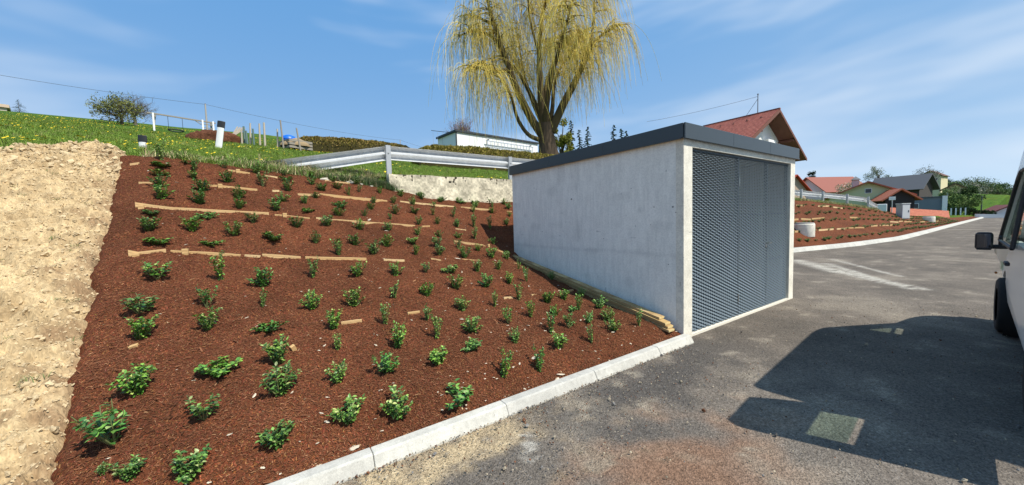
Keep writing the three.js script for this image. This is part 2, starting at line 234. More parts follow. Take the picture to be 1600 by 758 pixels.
scatter('asphalt_grit', lumps[0], mat(1, 1, 1, .95), 9000, (r, o, c) => {
  const near = r() < .55, v = near ? -.13 - Math.pow(r(), 2.2) * .9 : -.15 - r() * 4, u = near ? -4.6 + 4.4 * Math.pow(r(), 1.5) : -4.5 + r() * 9; const s = .0022 + .005 * Math.pow(r(), 3) + (r() < .006 ? .01 : 0);
  o.position.copy(W(u, v, .004)); o.rotation.set(r() * 6, r() * 6, r() * 6); o.scale.set(s * 1.2, s * .8, s); const b = .4 + .7 * r(), k = r(); if (k < .5) c.setRGB(.42 * b, .35 * b, .25 * b); else if (k < .8) c.setRGB(.2 * b, .19 * b, .18 * b); else c.setRGB(.2 * b, .09 * b, .05 * b); return true;
}, 'fine grit and crumbs on the asphalt', 'grit', 41);
// grass: tufts of bent blades
function tuftGeo(seed, blades, spread, lean) { const a = new Acc(false), r = rng(seed); for (let i = 0; i < blades; i++) { const an = r() * 6.283, b = V(Math.cos(an) * spread * r(), 0, Math.sin(an) * spread * r()), h = .5 + .5 * r(), t = r() * 6.283, l = lean * (.3 + r()), w = .011 + .014 * r(); const sx = -Math.sin(t) * w, sz = Math.cos(t) * w, mx = b.x + Math.cos(t) * l * .35, mz = b.z + Math.sin(t) * l * .35, ex = b.x + Math.cos(t) * l, ez = b.z + Math.sin(t) * l; const p0 = a.v(b.x - sx, 0, b.z - sz), p1 = a.v(b.x + sx, 0, b.z + sz), p2 = a.v(mx - sx * .8, h * .6, mz - sz * .8), p3 = a.v(mx + sx * .8, h * .6, mz + sz * .8), p4 = a.v(ex, h * (1 - .25 * l), ez); a.tri(p0, p1, p2); a.tri(p1, p3, p2); a.tri(p2, p3, p4); } return a.geo(); }
const grassMat = new THREE.MeshPhysicalMaterial({ color: col(1, 1, 1), roughness: .8, side: THREE.DoubleSide });
const tufts = [tuftGeo(1, 18, .5, .5), tuftGeo(2, 24, .7, .8)];
tufts.forEach((g, q) => scatter('meadow_grass', g, grassMat, 34000, (r, o, c) => {
  const v = 4.95 + Math.pow(r(), 1.7) * 20, u = -15 + r() * 27; if (u > -5.9 && v < bedTop(u) + .02) return false; if (u < -5.2 && v < 5.3 + .25 * r()) return false; if (u > -2.15 && v < 5.66) return false; const w = W(u, v, 0); if (w.z > -3 || Math.abs(w.x / w.z) > 1.6) return false;
  const s = (.055 + .085 * r()) * (1 + .03 * Math.max(0, v - 8)) * (u > -2.3 && v < 8 ? .7 : 1); w.y = ground(u, v) - .01; o.position.copy(w); o.rotation.set((r() - .5) * .3, r() * 6.283, (r() - .5) * .3); o.scale.set(s * .9, s, s * .9); const b = .7 + .6 * r(), y = r(); c.setRGB((.155 + .08 * y) * b, (.275 + .03 * y) * b, .036 * b); if (r() < .06) c.setRGB(.34 * b, .27 * b, .13 * b); return true;
}, ['short fresh grass of the meadow', 'longer bent grass of the meadow'][q], 'grass', 51 + q));
scatter('dry_verge_grass', tufts[1], grassMat, 9000, (r, o, c) => {
  const u = -5.6 + r() * 8.2, t = r(), v = u > -2.1 ? 5.66 + t * .5 : bedTop(u) + .02 + Math.pow(t, 1.5) * 1.0; const thin = sm(-4.9, -3.6, u); if (r() > .15 + .85 * thin) return false;
  const s = (.07 + .14 * r() * r() + (r() < .06 ? .12 : 0)) * (u > -2.1 ? .55 : 1); o.position.copy(W(u, v, ground(u, v) - .015)); o.rotation.set((r() - .5) * .7, r() * 6.283, (r() - .5) * .7); o.scale.set(s * .8, s, s * .8); const b = .65 + .6 * r(); if (r() < .5) c.setRGB(.52 * b, .42 * b, .23 * b); else c.setRGB(.16 * b, .26 * b, .045 * b); return true;
}, 'straw-coloured rough grass on the verge under the guardrail', 'grass', 61);
const flowerGeo = (() => { const a = new Acc(false); for (let k = 0; k < 9; k++) { const p = k / 9 * 6.283, q = (k + 1) / 9 * 6.283; const c0 = a.v(0, .35, 0), x = a.v(Math.cos(p), .15 + .1 * (k % 2), Math.sin(p)), y = a.v(Math.cos(q), .15, Math.sin(q)); a.tri(c0, y, x); } return a.geo(true); })();
scatter('dandelions', flowerGeo, mat(.80, .56, .015, .8), 2600, (r, o, c) => {
  const v = 5.4 + Math.pow(r(), 1.35) * 42, u = -24 + r() * 31; if (u > -5.9 && v < bedTop(u) + .3) return false; if (fbm(u * .3, v * .3, 17, 3) + .3 * fbm(u * .9, v * .9, 4, 2) < .02 + .25 * sm(-8, 0, u) + .5 * (r() - .5)) return false; const w = W(u, v, 0); if (w.z > -3 || Math.abs(w.x / w.z) > 1.6) return false;
  const s = .015 + .009 * r() + .0002 * v; w.y = ground(u, v) + .07 + .06 * r(); o.position.copy(w); o.rotation.set((r() - .3) * 1.0, r() * 6, (r() - .5) * .8); o.scale.set(s, s, s); const b = .8 + .3 * r(); c.setRGB(b, b, b); return true;
}, 'yellow dandelion heads dotted through the meadow', 'flowers', 71);
scatter('bank_weeds', tufts[1], grassMat, 130, (r, o, c) => { const v = r() * 4.6, u = bedLeft(v) - .05 - r() * 2.2; if (r() > .5) return false; const s = .02 + .035 * r(); o.position.copy(W(u, v, dirtH(u, v) - .004)); o.rotation.set(0, r() * 6, 0); o.scale.set(s * 1.8, s, s * 1.8); const b = .7 + .5 * r(); c.setRGB(.13 * b, .17 * b, .045 * b); return true; }, 'sparse green weeds sprouting in the clay', 'weeds', 81);
// weeds and rubble in the corner beside the retaining wall
scatter('corner_weeds', tufts[0], grassMat, 1500, (r, o, c) => { const u = -3.6 + r() * 1.75, v = bedTop(u) - .02 + r() * .38; const s = .07 + .16 * r() * sm(-3.8, -2.2, u); o.position.copy(W(u, v, bed(u, bedTop(u)) + .02 + Math.max(0, v - bedTop(u)) * .2)); o.rotation.set((r() - .5) * .6, r() * 6, (r() - .5) * .6); o.scale.set(s, s, s); const b = .5 + .6 * r(); if (r() < .25) c.setRGB(.24 * b, .2 * b, .11 * b); else c.setRGB(.06 * b, .125 * b, .03 * b); return true; }, 'dark tangled weeds beside the end of the concrete wall', 'weeds', 91);

scatter('far_verge_grass', tufts[1], grassMat, 2600, (r, o, c) => { const u = 12 + r() * 20, v = farTop(u) - .05 + r() * .9, s = .12 + .2 * r() * r(); o.position.copy(W(u, v, Math.max(ground(u, v), farBedH(u, Math.min(v, farTop(u)))) - .02)); o.rotation.set((r() - .5) * .5, r() * 6.283, (r() - .5) * .5); o.scale.set(s, s, s); const b = .7 + .5 * r(); if (r() < .6) c.setRGB(.46 * b, .38 * b, .18 * b); else c.setRGB(.17 * b, .27 * b, .05 * b); return true; }, 'yellowed grass fringe under the distant guardrail', 'grass', 95);

// ------------------------------------------------------------ kerbs
const concTex = dataTex(1024, (u, v) => { const a = tn(u, v, 9, 3), b = tn(u, v, 40, 7), c = tn(u, v, 200, 1); const g = .88 + .07 * a + .06 * b + .08 * c - .14 * sm(.47, .54, tn(u, v, 60, 33)); return [g, g * .99, g * .965]; });
const concBump = dataTex(512, (u, v) => { const g = .7 + .16 * tn(u, v, 130, 4) - .4 * sm(.48, .54, tn(u, v, 70, 21)); return [g, g, g]; }, false);
const kerbMats = [0, 1, 2].map(k => { const t = concTex.clone(); t.needsUpdate = true; t.offset.set(.31 * k, .17 * k); return mat(.58 + .03 * k, .57 + .03 * k, .54 + .025 * k, .9, { map: t, bumpMap: concBump, bumpScale: .003 }); });
function kerbStone(len, wid, high) { const s = new THREE.Shape(); s.moveTo(0, -.2); s.lineTo(0, high); s.lineTo(-wid * .58, high); s.lineTo(-wid * .68, high * .88); s.lineTo(-wid, -.005); s.lineTo(-wid, -.2); s.closePath(); const g = new THREE.ExtrudeGeometry(s, { depth: len - .012, bevelEnabled: true, bevelSize: .004, bevelThickness: .004, bevelSegments: 1 }); g.rotateY(Math.PI / 2); g.translate(0, 0, 0); return g; }
{ // the shape's x is v-ward depth: after the turn local x runs along the stone and local z is -v
  const kerb = new THREE.Group(); kerb.name = numbered('kerb'); kerb.position.copy(W(0, 0, 0)); kerb.rotation.y = YAW; scene.add(kerb); kerb.userData.kind = 'structure'; kerb.userData.label = 'pale concrete kerb along the bark bed';
  const j = [-8.0, -7.0, -6.0, -5.0, -4.3, -3.68, -2.68, -1.68, -.68, -.02]; const r = rng(5);
  for (let i = 0; i < j.length - 1; i++) { const g = kerbStone(j[i + 1] - j[i], .112, .068); const m = mesh('kerb_stone', g, kerbMats[i % 3], kerb); m.position.set(j[i] + .006, (r() - .5) * .006, .028 + (r() - .5) * .005); }
  const far = new THREE.Group(); far.name = numbered('kerb'); far.userData.kind = 'structure'; far.userData.label = 'curving concrete kerb along the far road'; far.position.copy(W(12, 2.9, 0)); scene.add(far);
  let u = 4.5; while (u < 95) { const st = u < 30 ? 1 : 3, a = W(u, farKerb(u), 0), b = W(u + st, farKerb(u + st), 0), d = b.clone().sub(a), len = d.length(); const m = mesh('kerb_stone', kerbStone(len, .26, .13), kerbMats[Math.round(u) % 3], far); m.position.copy(a).sub(far.position); m.rotation.y = Math.atan2(-d.z, d.x); u += st; }
}

// ------------------------------------------------------------ garage
const wallConc = dataTex(1024, (u, v) => { const st = tn(u, v * .16, 90, 5), a = tn(u, v, 7, 3), b = tn(u, v, 26, 8), c = tn(u, v, 210, 2); const g = .93 + .022 * a + .02 * b + .06 * c + .045 * st - .05 * sm(.22, .5, tn(u, v, 13, 44)) - .035 * sm(.02, .0, Math.abs(v - .39 - .01 * a)) - .16 * sm(.50, .55, tn(u, v, 34, 61)); return [g, g, g * .99]; });  // smoother concrete with faint stains, for the walls and roof slab
const wallMat = mat(.96, .93, .86, .9, { map: wallConc, bumpMap: concBump, bumpScale: .0025 });
const frameMat = mat(.98, .94, .84, .9, { map: concTex, bumpMap: concBump, bumpScale: .003 });
const flashMat = mat(.050, .062, .070, .4, { metalness: .15 });
const flashDark = flashMat;
const GW = 3.47, GL = 3.62, GH = 2.6, FA = .172;
{
  const g = thing('concrete_garage', 'small flat-roofed concrete garage with grey expanded-metal doors', 'garage', W(0, 0, 0), YAW);
  const H = GH - FA + .03;
  const uvBox = (w, h, d, x, y, z) => { const b = box(w, h, d, x, y, z), p = b.attributes.position, n = b.attributes.normal, t = b.attributes.uv; for (let i = 0; i < p.count; i++) { if (Math.abs(n.getX(i)) > .5) t.setXY(i, p.getZ(i) / 2.6, p.getY(i) / 2.6); else if (Math.abs(n.getZ(i)) > .5) t.setXY(i, p.getX(i) / 2.6, p.getY(i) / 2.6); else t.setXY(i, p.getX(i) / 2.6, p.getZ(i) / 2.6); } return b; };
  const T = .12;
  mesh('side_wall', uvBox(T, H + .2, GL - .1, T / 2, H / 2 - .1, -(GL + .1) / 2), wallMat, g).userData.label = 'smooth grey concrete side wall in shade';
  mesh('side_wall', uvBox(T, H + .2, GL - .1, GW - T / 2, H / 2 - .1, -(GL + .1) / 2), wallMat, g);
  mesh('rear_wall', uvBox(GW - 2 * T, H + .2, T, GW / 2, H / 2 - .1, -GL + T / 2), wallMat, g);
  const jw = .19;
  mesh('door_jamb', uvBox(jw, H + .2, .1, jw / 2, H / 2 - .1, -.05), frameMat, g);
  mesh('door_jamb', uvBox(jw, H + .2, .1, GW - jw / 2, H / 2 - .1, -.05), frameMat, g);
  const lh = .12; mesh('door_lintel', uvBox(GW - 2 * jw, lh, .1, GW / 2, H - lh / 2, -.05), frameMat, g);
  mesh('roof_slab', box(GW - .02, .1, GL - .02, GW / 2, H - .02, -GL / 2), wallMat, g);
  // folded sheet-metal fascia: boards with seams
  const fh = FA, fy = GH - fh / 2, o = .042;
  const pan = (w, x, z, ry, m) => { const q = mesh('fascia_panel', rbox(w - .002, fh, .022, .005, 0, 0, 0), m, g); q.position.set(x, fy, z); q.rotation.y = ry; return q; };
  const n1 = 3; for (let i = 0; i < n1; i++) { const w = (GW + 2 * o) / n1; pan(w, -o + w * (i + .5), o - .008, 0, flashMat); }
  for (let i = 0; i < 3; i++) { const w = (GL + o) / 3; pan(w, -o + .008, -w * (i + .5) + .018, Math.PI / 2, flashDark); pan(w, GW + o - .008, -w * (i + .5) + .018, Math.PI / 2, flashDark); }
  pan(GW + 2 * o, GW / 2, -GL - .03, 0, flashDark);
  mesh('drip_edge', merge([box(GW + 2 * o + .012, .012, .03, GW / 2, GH - fh - .004, o - .006), box(.03, .012, GL, -o + .006, GH - fh - .004, -GL / 2)]), flashDark, g);
  mesh('roof_cap', box(GW + 2 * o - .05, .03, GL + o - .03, GW / 2, GH - .03, -GL / 2 + .01), flashDark, g);
  // three door leaves of expanded metal: every mesh is a raised, tilted tongue over a dark slot
  const x0 = jw + .012, x1 = GW - jw - .012, y0 = .022, y1 = H - lh - .012, cut = [x0, x0 + (x1 - x0) * .418, x0 + (x1 - x0) * .735, x1];
  const sheet = mat(.135, .172, .20, .5, { metalness: .15 }), rimM = mat(.10, .125, .145, .5, { metalness: .15 });
  const PX = .116, PY = .0445;
  for (let k = 0; k < 3; k++) {
    const a = cut[k] + .004, b = cut[k + 1] - .004, w = b - a; const leaf = mesh('door_leaf', merge([box(.012, y1 - y0, .05, a + .006, (y0 + y1) / 2, -.062), box(.012, y1 - y0, .05, b - .006, (y0 + y1) / 2, -.062), box(w, .012, .048, (a + b) / 2, y1 - .006, -.062), box(w, .012, .048, (a + b) / 2, y0 + .006, -.062)]), rimM, g);
    const m = new Acc(false); let row = 0;
    for (let y = y0 + .018; y < y1 - .012; y += PY / 2, row++) for (let x = Math.floor(a / PX) * PX + (row % 2 ? PX / 2 : 0); x < b + PX; x += PX) {
      const L = clamp(x - PX / 2, a, b), R = clamp(x + PX / 2, a, b), l = clamp(x - PX * .29, a, b), r2 = clamp(x + PX * .29, a, b); if (R - L < .012) continue; const zb = -.056, zf = -.026, zm = -.046;
      const i0 = m.v(L, y, zm), i1 = m.v(l, y + .0090, zb), i2 = m.v(r2, y + .0090, zb), i3 = m.v(R, y + .001, zm), i4 = m.v(r2, y - .0120, zf), i5 = m.v(l, y - .0120, zf);
      m.tri(i0, i5, i1); m.tri(i1, i5, i4); m.tri(i1, i4, i2); m.tri(i2, i4, i3);
    }
    mesh('expanded_metal', m.geo(true), sheet, leaf).userData.kind = 'stuff';
    for (const y of [.75, 1.5]) mesh('cross_bar', box(w - .03, .035, .02, (a + b) / 2, y, -.076), rimM, leaf);
    if (k === 0) for (const hy of [1.98, .28]) mesh('hinge', new THREE.CylinderGeometry(.008, .008, .12, 8).translate(b + .002, hy, -.028), mat(.5, .5, .48, .35, { metalness: .8 }), leaf);
    if (k === 1) { const st = mat(.55, .55, .53, .28, { metalness: .9 }); const h = mesh('door_handle', merge([box(.11, .016, .016, b + .012, 1.035, .012), new THREE.CylinderGeometry(.009, .009, .05, 10).rotateX(Math.PI / 2).translate(b - .035, 1.035, -.012)]), st, leaf); mesh('lock_rose', new THREE.CylinderGeometry(.026, .026, .008, 20).rotateX(Math.PI / 2).translate(b - .035, .985, -.030), st, h); }
  }
  mesh('threshold', box(GW - 2 * jw, .03, .09, GW / 2, .0, -.045), frameMat, g);
  // small marks and pits of the side wall, pit shade put in as dark colour
  for (const [y, z, s] of [[1.83, -1.92, .016], [1.62, -.14, .012], [1.55, -.10, .008], [1.63, -.40, .008], [1.40, -.45, .006], [1.2, -1.25, .007], [1.29, -2.7, .008], [1.9, -.75, .006], [.9, -.2, .007], [2.1, -2.9, .006]]) mesh('dark_pit_spot', new THREE.SphereGeometry(s, 10, 6).scale(.25, 1, 1.25).translate(0, y, z), mat(.30, .28, .25), g);
}
// long planks stacked against the foot of the side wall
const woodTex = (seed, base) => canvasTex(1024, 64, (g, w, h) => { const r = rng(seed); g.fillStyle = base; g.fillRect(0, 0, w, h); for (let i = 0; i < 120; i++) { const y = r() * h, k = r() < .5; g.strokeStyle = k ? `rgba(95,62,28,${.05 + .2 * r()})` : `rgba(255,232,180,${.05 + .16 * r()})`; g.lineWidth = .6 + r() * 2; g.beginPath(); g.moveTo(0, y); g.bezierCurveTo(w * .3, y + (r() - .5) * 9, w * .6, y + (r() - .5) * 9, w, y + (r() - .5) * 6); g.stroke(); } for (let i = 0; i < 5; i++) { g.fillStyle = 'rgba(90,50,22,.55)'; g.beginPath(); g.ellipse(r() * w, r() * h, 5 + 5 * r(), 2 + 2 * r(), 0, 0, 7); g.fill(); } });
const plankMats = [woodTex(3, '#b79a6c'), woodTex(4, '#a98b5f'), woodTex(5, '#c2a56f')].map(t => mat(.82, .80, .74, .85, { map: t }));
const cutEnd = mat(.72, .56, .27, .85);
{
  // [length, how far the near end stands back from the kerb, height in the stack, distance from the wall]
  const rows = [[3.62, .05, 0, .180], [3.58, .075, .031, .165], [3.5, .105, .062, .172], [3.46, .20, .093, .150]], words = ['lowest', 'second', 'third', 'topmost'];
  rows.forEach(([len, v0, up, out], k) => {
    const y0 = .115 + v0 * .175 + up, y1 = y0 + len * .175, ang = Math.atan2(y1 - y0, len);
    const p = thing('timber_plank', `long weathered timber plank against the garage wall, ${words[k]} of its stack`, 'plank', W(-out, v0, y0), YAW, 'planks stacked along the garage wall');
    const b = mesh('board', box(.12 - .004 * k, .026, len, 0, 0, -len / 2), plankMats[k % 3], p); mesh('sawn_end', box(.115 - .004 * k, .023, .004, 0, 0, .002), cutEnd, p); p.rotation.order = 'YXZ'; p.rotation.x = ang;
  });
}

// ------------------------------------------------------------ planting: [u, v, width, height]
const shrubSpots = [[-5.36,4.81,0.17,0.22], [-5.32,4.58,0.25,0.12], [-5.32,4.36,0.17,0.11], [-5.27,4.03,0.18,0.16], [-5.21,3.74,0.18,0.15], [-5.07,4.78,0.16,0.08], [-4.99,4.60,0.13,0.16], [-4.97,4.37,0.13,0.10], [-4.85,4.07,0.19,0.15], [-4.84,3.74,0.21,0.18], [-4.65,4.87,0.15,0.13], [-4.59,4.39,0.20,0.19], [-4.47,3.98,0.21,0.21], [-4.45,3.70,0.15,0.15], [-4.25,4.86,0.18,0.17], [-4.17,4.43,0.19,0.23], [-3.84,5.04,0.14,0.12], [-3.82,4.81,0.21,0.14], [-3.83,4.46,0.19,0.17], [-3.93,4.07,0.17,0.14], [-4.02,3.74,0.17,0.15], [-3.42,5.16,0.13,0.13], [-3.46,4.78,0.17,0.15], [-3.63,4.09,0.12,0.13], [-3.46,4.30,0.13,0.11], [-3.63,3.78,0.20,0.12], [-5.24,3.36,0.15,0.09], [-5.21,3.05,0.18,0.15], [-5.10,2.81,0.24,0.10], [-4.75,3.42,0.22,0.11], [-4.86,3.06,0.18,0.15], [-4.69,2.79,0.17,0.11], [-4.29,3.35,0.22,0.16], [-4.48,3.04,0.18,0.15], [-3.81,3.33,0.20,0.14], [-4.10,2.94,0.27,0.14], [-3.64,2.93,0.14,0.17], [-3.09,5.08,0.14,0.15], [-2.66,5.20,0.17,0.16], [-3.32,4.60,0.19,0.13], [-3.05,4.81,0.16,0.11], [-2.90,4.61,0.13,0.18], [-2.67,4.86,0.12,0.13], [-2.26,4.98,0.12,0.14], [-3.12,4.09,0.27,0.18], [-3.21,3.80,0.19,0.13], [-2.50,4.53,0.11,0.13], [-2.63,4.20,0.14,0.11], [-2.81,3.86,0.11,0.13], [-1.76,5.30,0.15,0.10], [-1.83,5.05,0.14,0.11], [-1.34,5.30,0.15,0.11], [-1.37,5.11,0.15,0.18], [-2.11,4.59,0.14,0.13], [-2.24,4.14,0.17,0.17], [-2.40,3.82,0.09,0.13], [-1.68,4.72,0.14,0.16], [-1.84,4.25,0.19,0.13], [-0.81,5.30,0.21,0.11], [-0.89,5.17,0.15,0.14], [-1.21,4.80,0.14,0.13], [-1.44,4.31,0.12,0.15], [-1.92,3.82,0.12,0.13], [-0.40,5.30,0.15,0.13], [0.04,5.30,0.22,0.13], [0.46,5.30,0.12,0.14], [0.88,5.30,0.16,0.16], [-0.35,5.24,0.19,0.10], [0.00,5.16,0.11,0.13], [-0.22,4.90,0.14,0.17], [0.45,5.16,0.12,0.15], [0.27,4.89,0.16,0.14], [0.85,5.07,0.15,0.15], [-0.95,4.43,0.13,0.22], [-1.10,3.96,0.16,0.18], [-1.52,3.91,0.13,0.14], [-0.62,4.17,0.17,0.22], [-0.14,4.31,0.18,0.24], [0.67,4.76,0.11,0.11], [0.42,4.49,0.14,0.16], [-1.01,3.42,0.15,0.20], [-0.52,3.60,0.15,0.13], [-3.41,3.41,0.18,0.17], [-2.99,3.39,0.22,0.16], [-2.56,3.41,0.15,0.13], [-2.08,3.40,0.12,0.13], [-1.71,3.41,0.12,0.12], [-1.32,3.45,0.15,0.12], [-3.15,2.93,0.19,0.16], [-3.41,2.61,0.15,0.19], [-2.98,2.63,0.18,0.17], [-2.73,2.89,0.18,0.16], [-2.32,2.99,0.19,0.12], [-2.40,2.65,0.13,0.16], [-1.94,2.92,0.18,0.16], [-2.03,2.67,0.16,0.14], [-1.58,2.92,0.14,0.15], [-1.63,2.61,0.16,0.18], [-1.25,2.86,0.14,0.11], [-1.12,2.65,0.17,0.17], [-0.77,2.72,0.14,0.16], [-5.02,2.20,0.28,0.20], [-4.55,2.10,0.18,0.22], [-5.05,1.71,0.34,0.16], [-4.63,1.70,0.16,0.19], [-4.59,1.39,0.21,0.17], [-4.98,1.37,0.16,0.17], [-4.22,1.97,0.20,0.21], [-4.23,1.62,0.10,0.15], [-3.76,2.10,0.14,0.20], [-3.83,1.57,0.16,0.16], [-3.30,2.08,0.20,0.18], [-3.46,1.51,0.20,0.20], [-2.86,2.09,0.16,0.17], [-3.02,1.62,0.12,0.18], [-2.44,2.17,0.17,0.14], [-2.64,1.61,0.15,0.17], [-2.09,2.14,0.23,0.15], [-2.24,1.69,0.18,0.16], [-3.70,1.18,0.15,0.18], [-3.25,1.15,0.11,0.17], [-2.84,1.11,0.10,0.15], [-2.87,0.79,0.13,0.24], [-3.25,0.78,0.16,0.19], [-3.71,0.90,0.09,0.13], [-4.18,1.28,0.23,0.15], [-1.67,2.14,0.14,0.15], [-1.29,2.17,0.11,0.12], [-0.89,2.22,0.09,0.15], [-1.06,1.78,0.12,0.26], [-0.40,2.00,0.15,0.12], [-1.79,1.70,0.17,0.17], [-1.39,1.75,0.15,0.15], [-1.57,1.26,0.14,0.18], [-2.38,1.22,0.15,0.16], [-1.96,1.21,0.10,0.16], [-2.02,0.83,0.16,0.19], [-1.70,0.85,0.13,0.18], [-1.21,1.13,0.17,0.13], [-0.89,1.17,0.20,0.17], [-1.35,0.83,0.12,0.12], [-0.38,1.35,0.12,0.12], [-0.95,0.84,0.14,0.18], [-0.55,0.85,0.21,0.19], [-1.05,0.84,0.12,0.06], [-1.40,0.54,0.16,0.18], [-1.10,0.53,0.12,0.14], [-1.69,0.51,0.13,0.22], [-0.78,0.51,0.15,0.15], [-0.97,0.26,0.15,0.16], [-0.51,0.27,0.13,0.20], [-1.38,0.22,0.10,0.17], [-1.81,0.26,0.19,0.13], [-2.18,0.47,0.12,0.14], [-2.49,0.80,0.18,0.14], [-2.63,0.52,0.22,0.12], [-4.90,0.84,0.22,0.19], [-4.50,0.86,0.24,0.16], [-4.54,0.47,0.22,0.16], [-4.93,0.48,0.31,0.23], [-4.58,0.14,0.23,0.16], [-4.82,0.23,0.13,0.10], [-4.92,0.29,0.05,0.03], [-4.13,0.85,0.17,0.19], [-4.14,0.52,0.19,0.20], [-3.78,0.52,0.15,0.16], [-4.17,0.17,0.21,0.17], [-3.75,0.18,0.18,0.16], [-3.43,0.48,0.21,0.19], [-3.44,0.14,0.21,0.19], [-2.99,0.49,0.17,0.13], [-3.00,0.09,0.28,0.17], [-2.53,0.16,0.14,0.22], [-2.15,0.13,0.16,0.22]];
const boardSpots = [[-5.65,4.64,-5.56,4.64], [-4.60,4.77,-4.33,4.80], [-4.13,4.84,-3.96,4.87], [-3.22,5.05,-2.78,5.15], [-5.48,4.15,-5.35,4.12], [-4.79,4.21,-4.24,4.28], [-4.05,4.33,-3.96,4.34], [-3.71,4.35,-3.40,4.37], [-3.39,4.40,-2.23,4.62], [-1.95,4.73,-0.65,5.00], [-0.47,5.04,0.29,5.03], [0.74,4.97,0.87,4.94], [-5.40,3.53,-4.12,3.61], [-4.05,3.60,-3.63,3.59], [-3.54,3.63,-3.32,3.61], [-3.32,3.61,-2.03,3.70], [-1.89,3.73,-1.74,3.74], [-1.22,3.78,-0.99,3.81], [-1.52,3.21,-1.01,3.12], [-1.02,3.09,-0.42,3.34], [-5.28,2.58,-5.02,2.63], [-4.98,2.63,-4.41,2.57], [-4.37,2.56,-4.23,2.52], [-4.21,2.55,-3.84,2.53], [-3.79,2.53,-3.11,2.50], [-2.89,2.50,-2.62,2.48], [-2.22,2.52,-2.08,2.50], [-1.72,2.53,-0.63,2.63], [-1.29,1.37,-0.33,1.58], [-1.75,1.34,-1.61,1.34], [-3.63,1.23,-3.45,1.22], [-2.99,1.27,-2.86,1.27]];
const leafMats = [[1, 1, 1], [.78, .9, .78], [1.2, 1.1, .8], [.95, .84, .9], [1.3, 1.05, 1.0]].map(c => new THREE.MeshPhysicalMaterial({ color: col(...c), vertexColors: true, roughness: .4, side: THREE.DoubleSide })), leafMat = leafMats[1];
const stemMat = mat(.13, .15, .05, .8);
function shrubGeo(seed, kind) {                        // unit shrub: about 1 wide and 1 high
  const r = rng(seed), L = new Acc(), S = new Acc(false); const n = kind === 'open' ? 7 : kind === 'tall' ? 6 : 9 + (r() * 3 | 0);
  for (let k = 0; k < n; k++) {
    const an = k / n * 6.283 + r() * 1.0, out = kind === 'tall' ? .10 + .28 * r() : kind === 'wide' ? .25 + .33 * r() : .14 + .36 * r(), hi = (kind === 'wide' ? .55 : .62) + .42 * r() - (kind === 'tall' ? 0 : out * .45); const pts = [], rad = [], m = 5;
    const bend = (r() - .5) * .8; for (let i = 0; i <= m; i++) { const t = i / m, a = an + bend * t; pts.push(V(Math.cos(a) * out * Math.pow(t, .8), hi * (t - .12 * t * t * (kind === 'wide' ? 2.4 : 1)), Math.sin(a) * out * Math.pow(t, .8))); rad.push(.019 * (1 - .72 * t)); }
    S.tube(pts, rad, 4);
    const bare = kind === 'open' ? .5 : .06, nl = kind === 'open' ? 22 : 36;
    for (let i = 0; i < nl; i++) {
      const t = bare * r() + (1 - bare) * Math.pow((i + r()) / nl, kind === 'open' ? .7 : .85), f = t * m, q = Math.min(m - 1, f | 0), p = pts[q].clone().lerp(pts[q + 1], f - q), la = r() * 6.283, el = -.25 + 1.1 * r(); if (kind === 'open' && t < .35 && r() < .5) continue;
      const d = V(Math.cos(la) * Math.cos(el), Math.sin(el), Math.sin(la) * Math.cos(el)), len = .085 + .065 * r(); p.addScaledVector(d, .015); const y = r(), b = .6 + .75 * r(); const c = y < .5 ? col(.064 * b, .178 * b, .033 * b) : y < .9 ? col(.145 * b, .30 * b, .054 * b) : col(.28 * b, .38 * b, .13 * b);
      L.leaf(p, d, V((r() - .5) * .7, 1, (r() - .5) * .7).normalize(), len, len * (.5 + .2 * r()), c, .2 + .4 * r());
    }
  }
  return [L.geo(), S.geo()];
}
const shrubKinds = { bushy: [101, 102, 103, 104, 105, 106, 107, 108], tall: [111, 112, 113, 114, 115], wide: [121, 122, 123, 124], open: [131, 132, 133] };
const shrubBank = {}; for (const k in shrubKinds) shrubBank[k] = shrubKinds[k].map(s => shrubGeo(s, k));
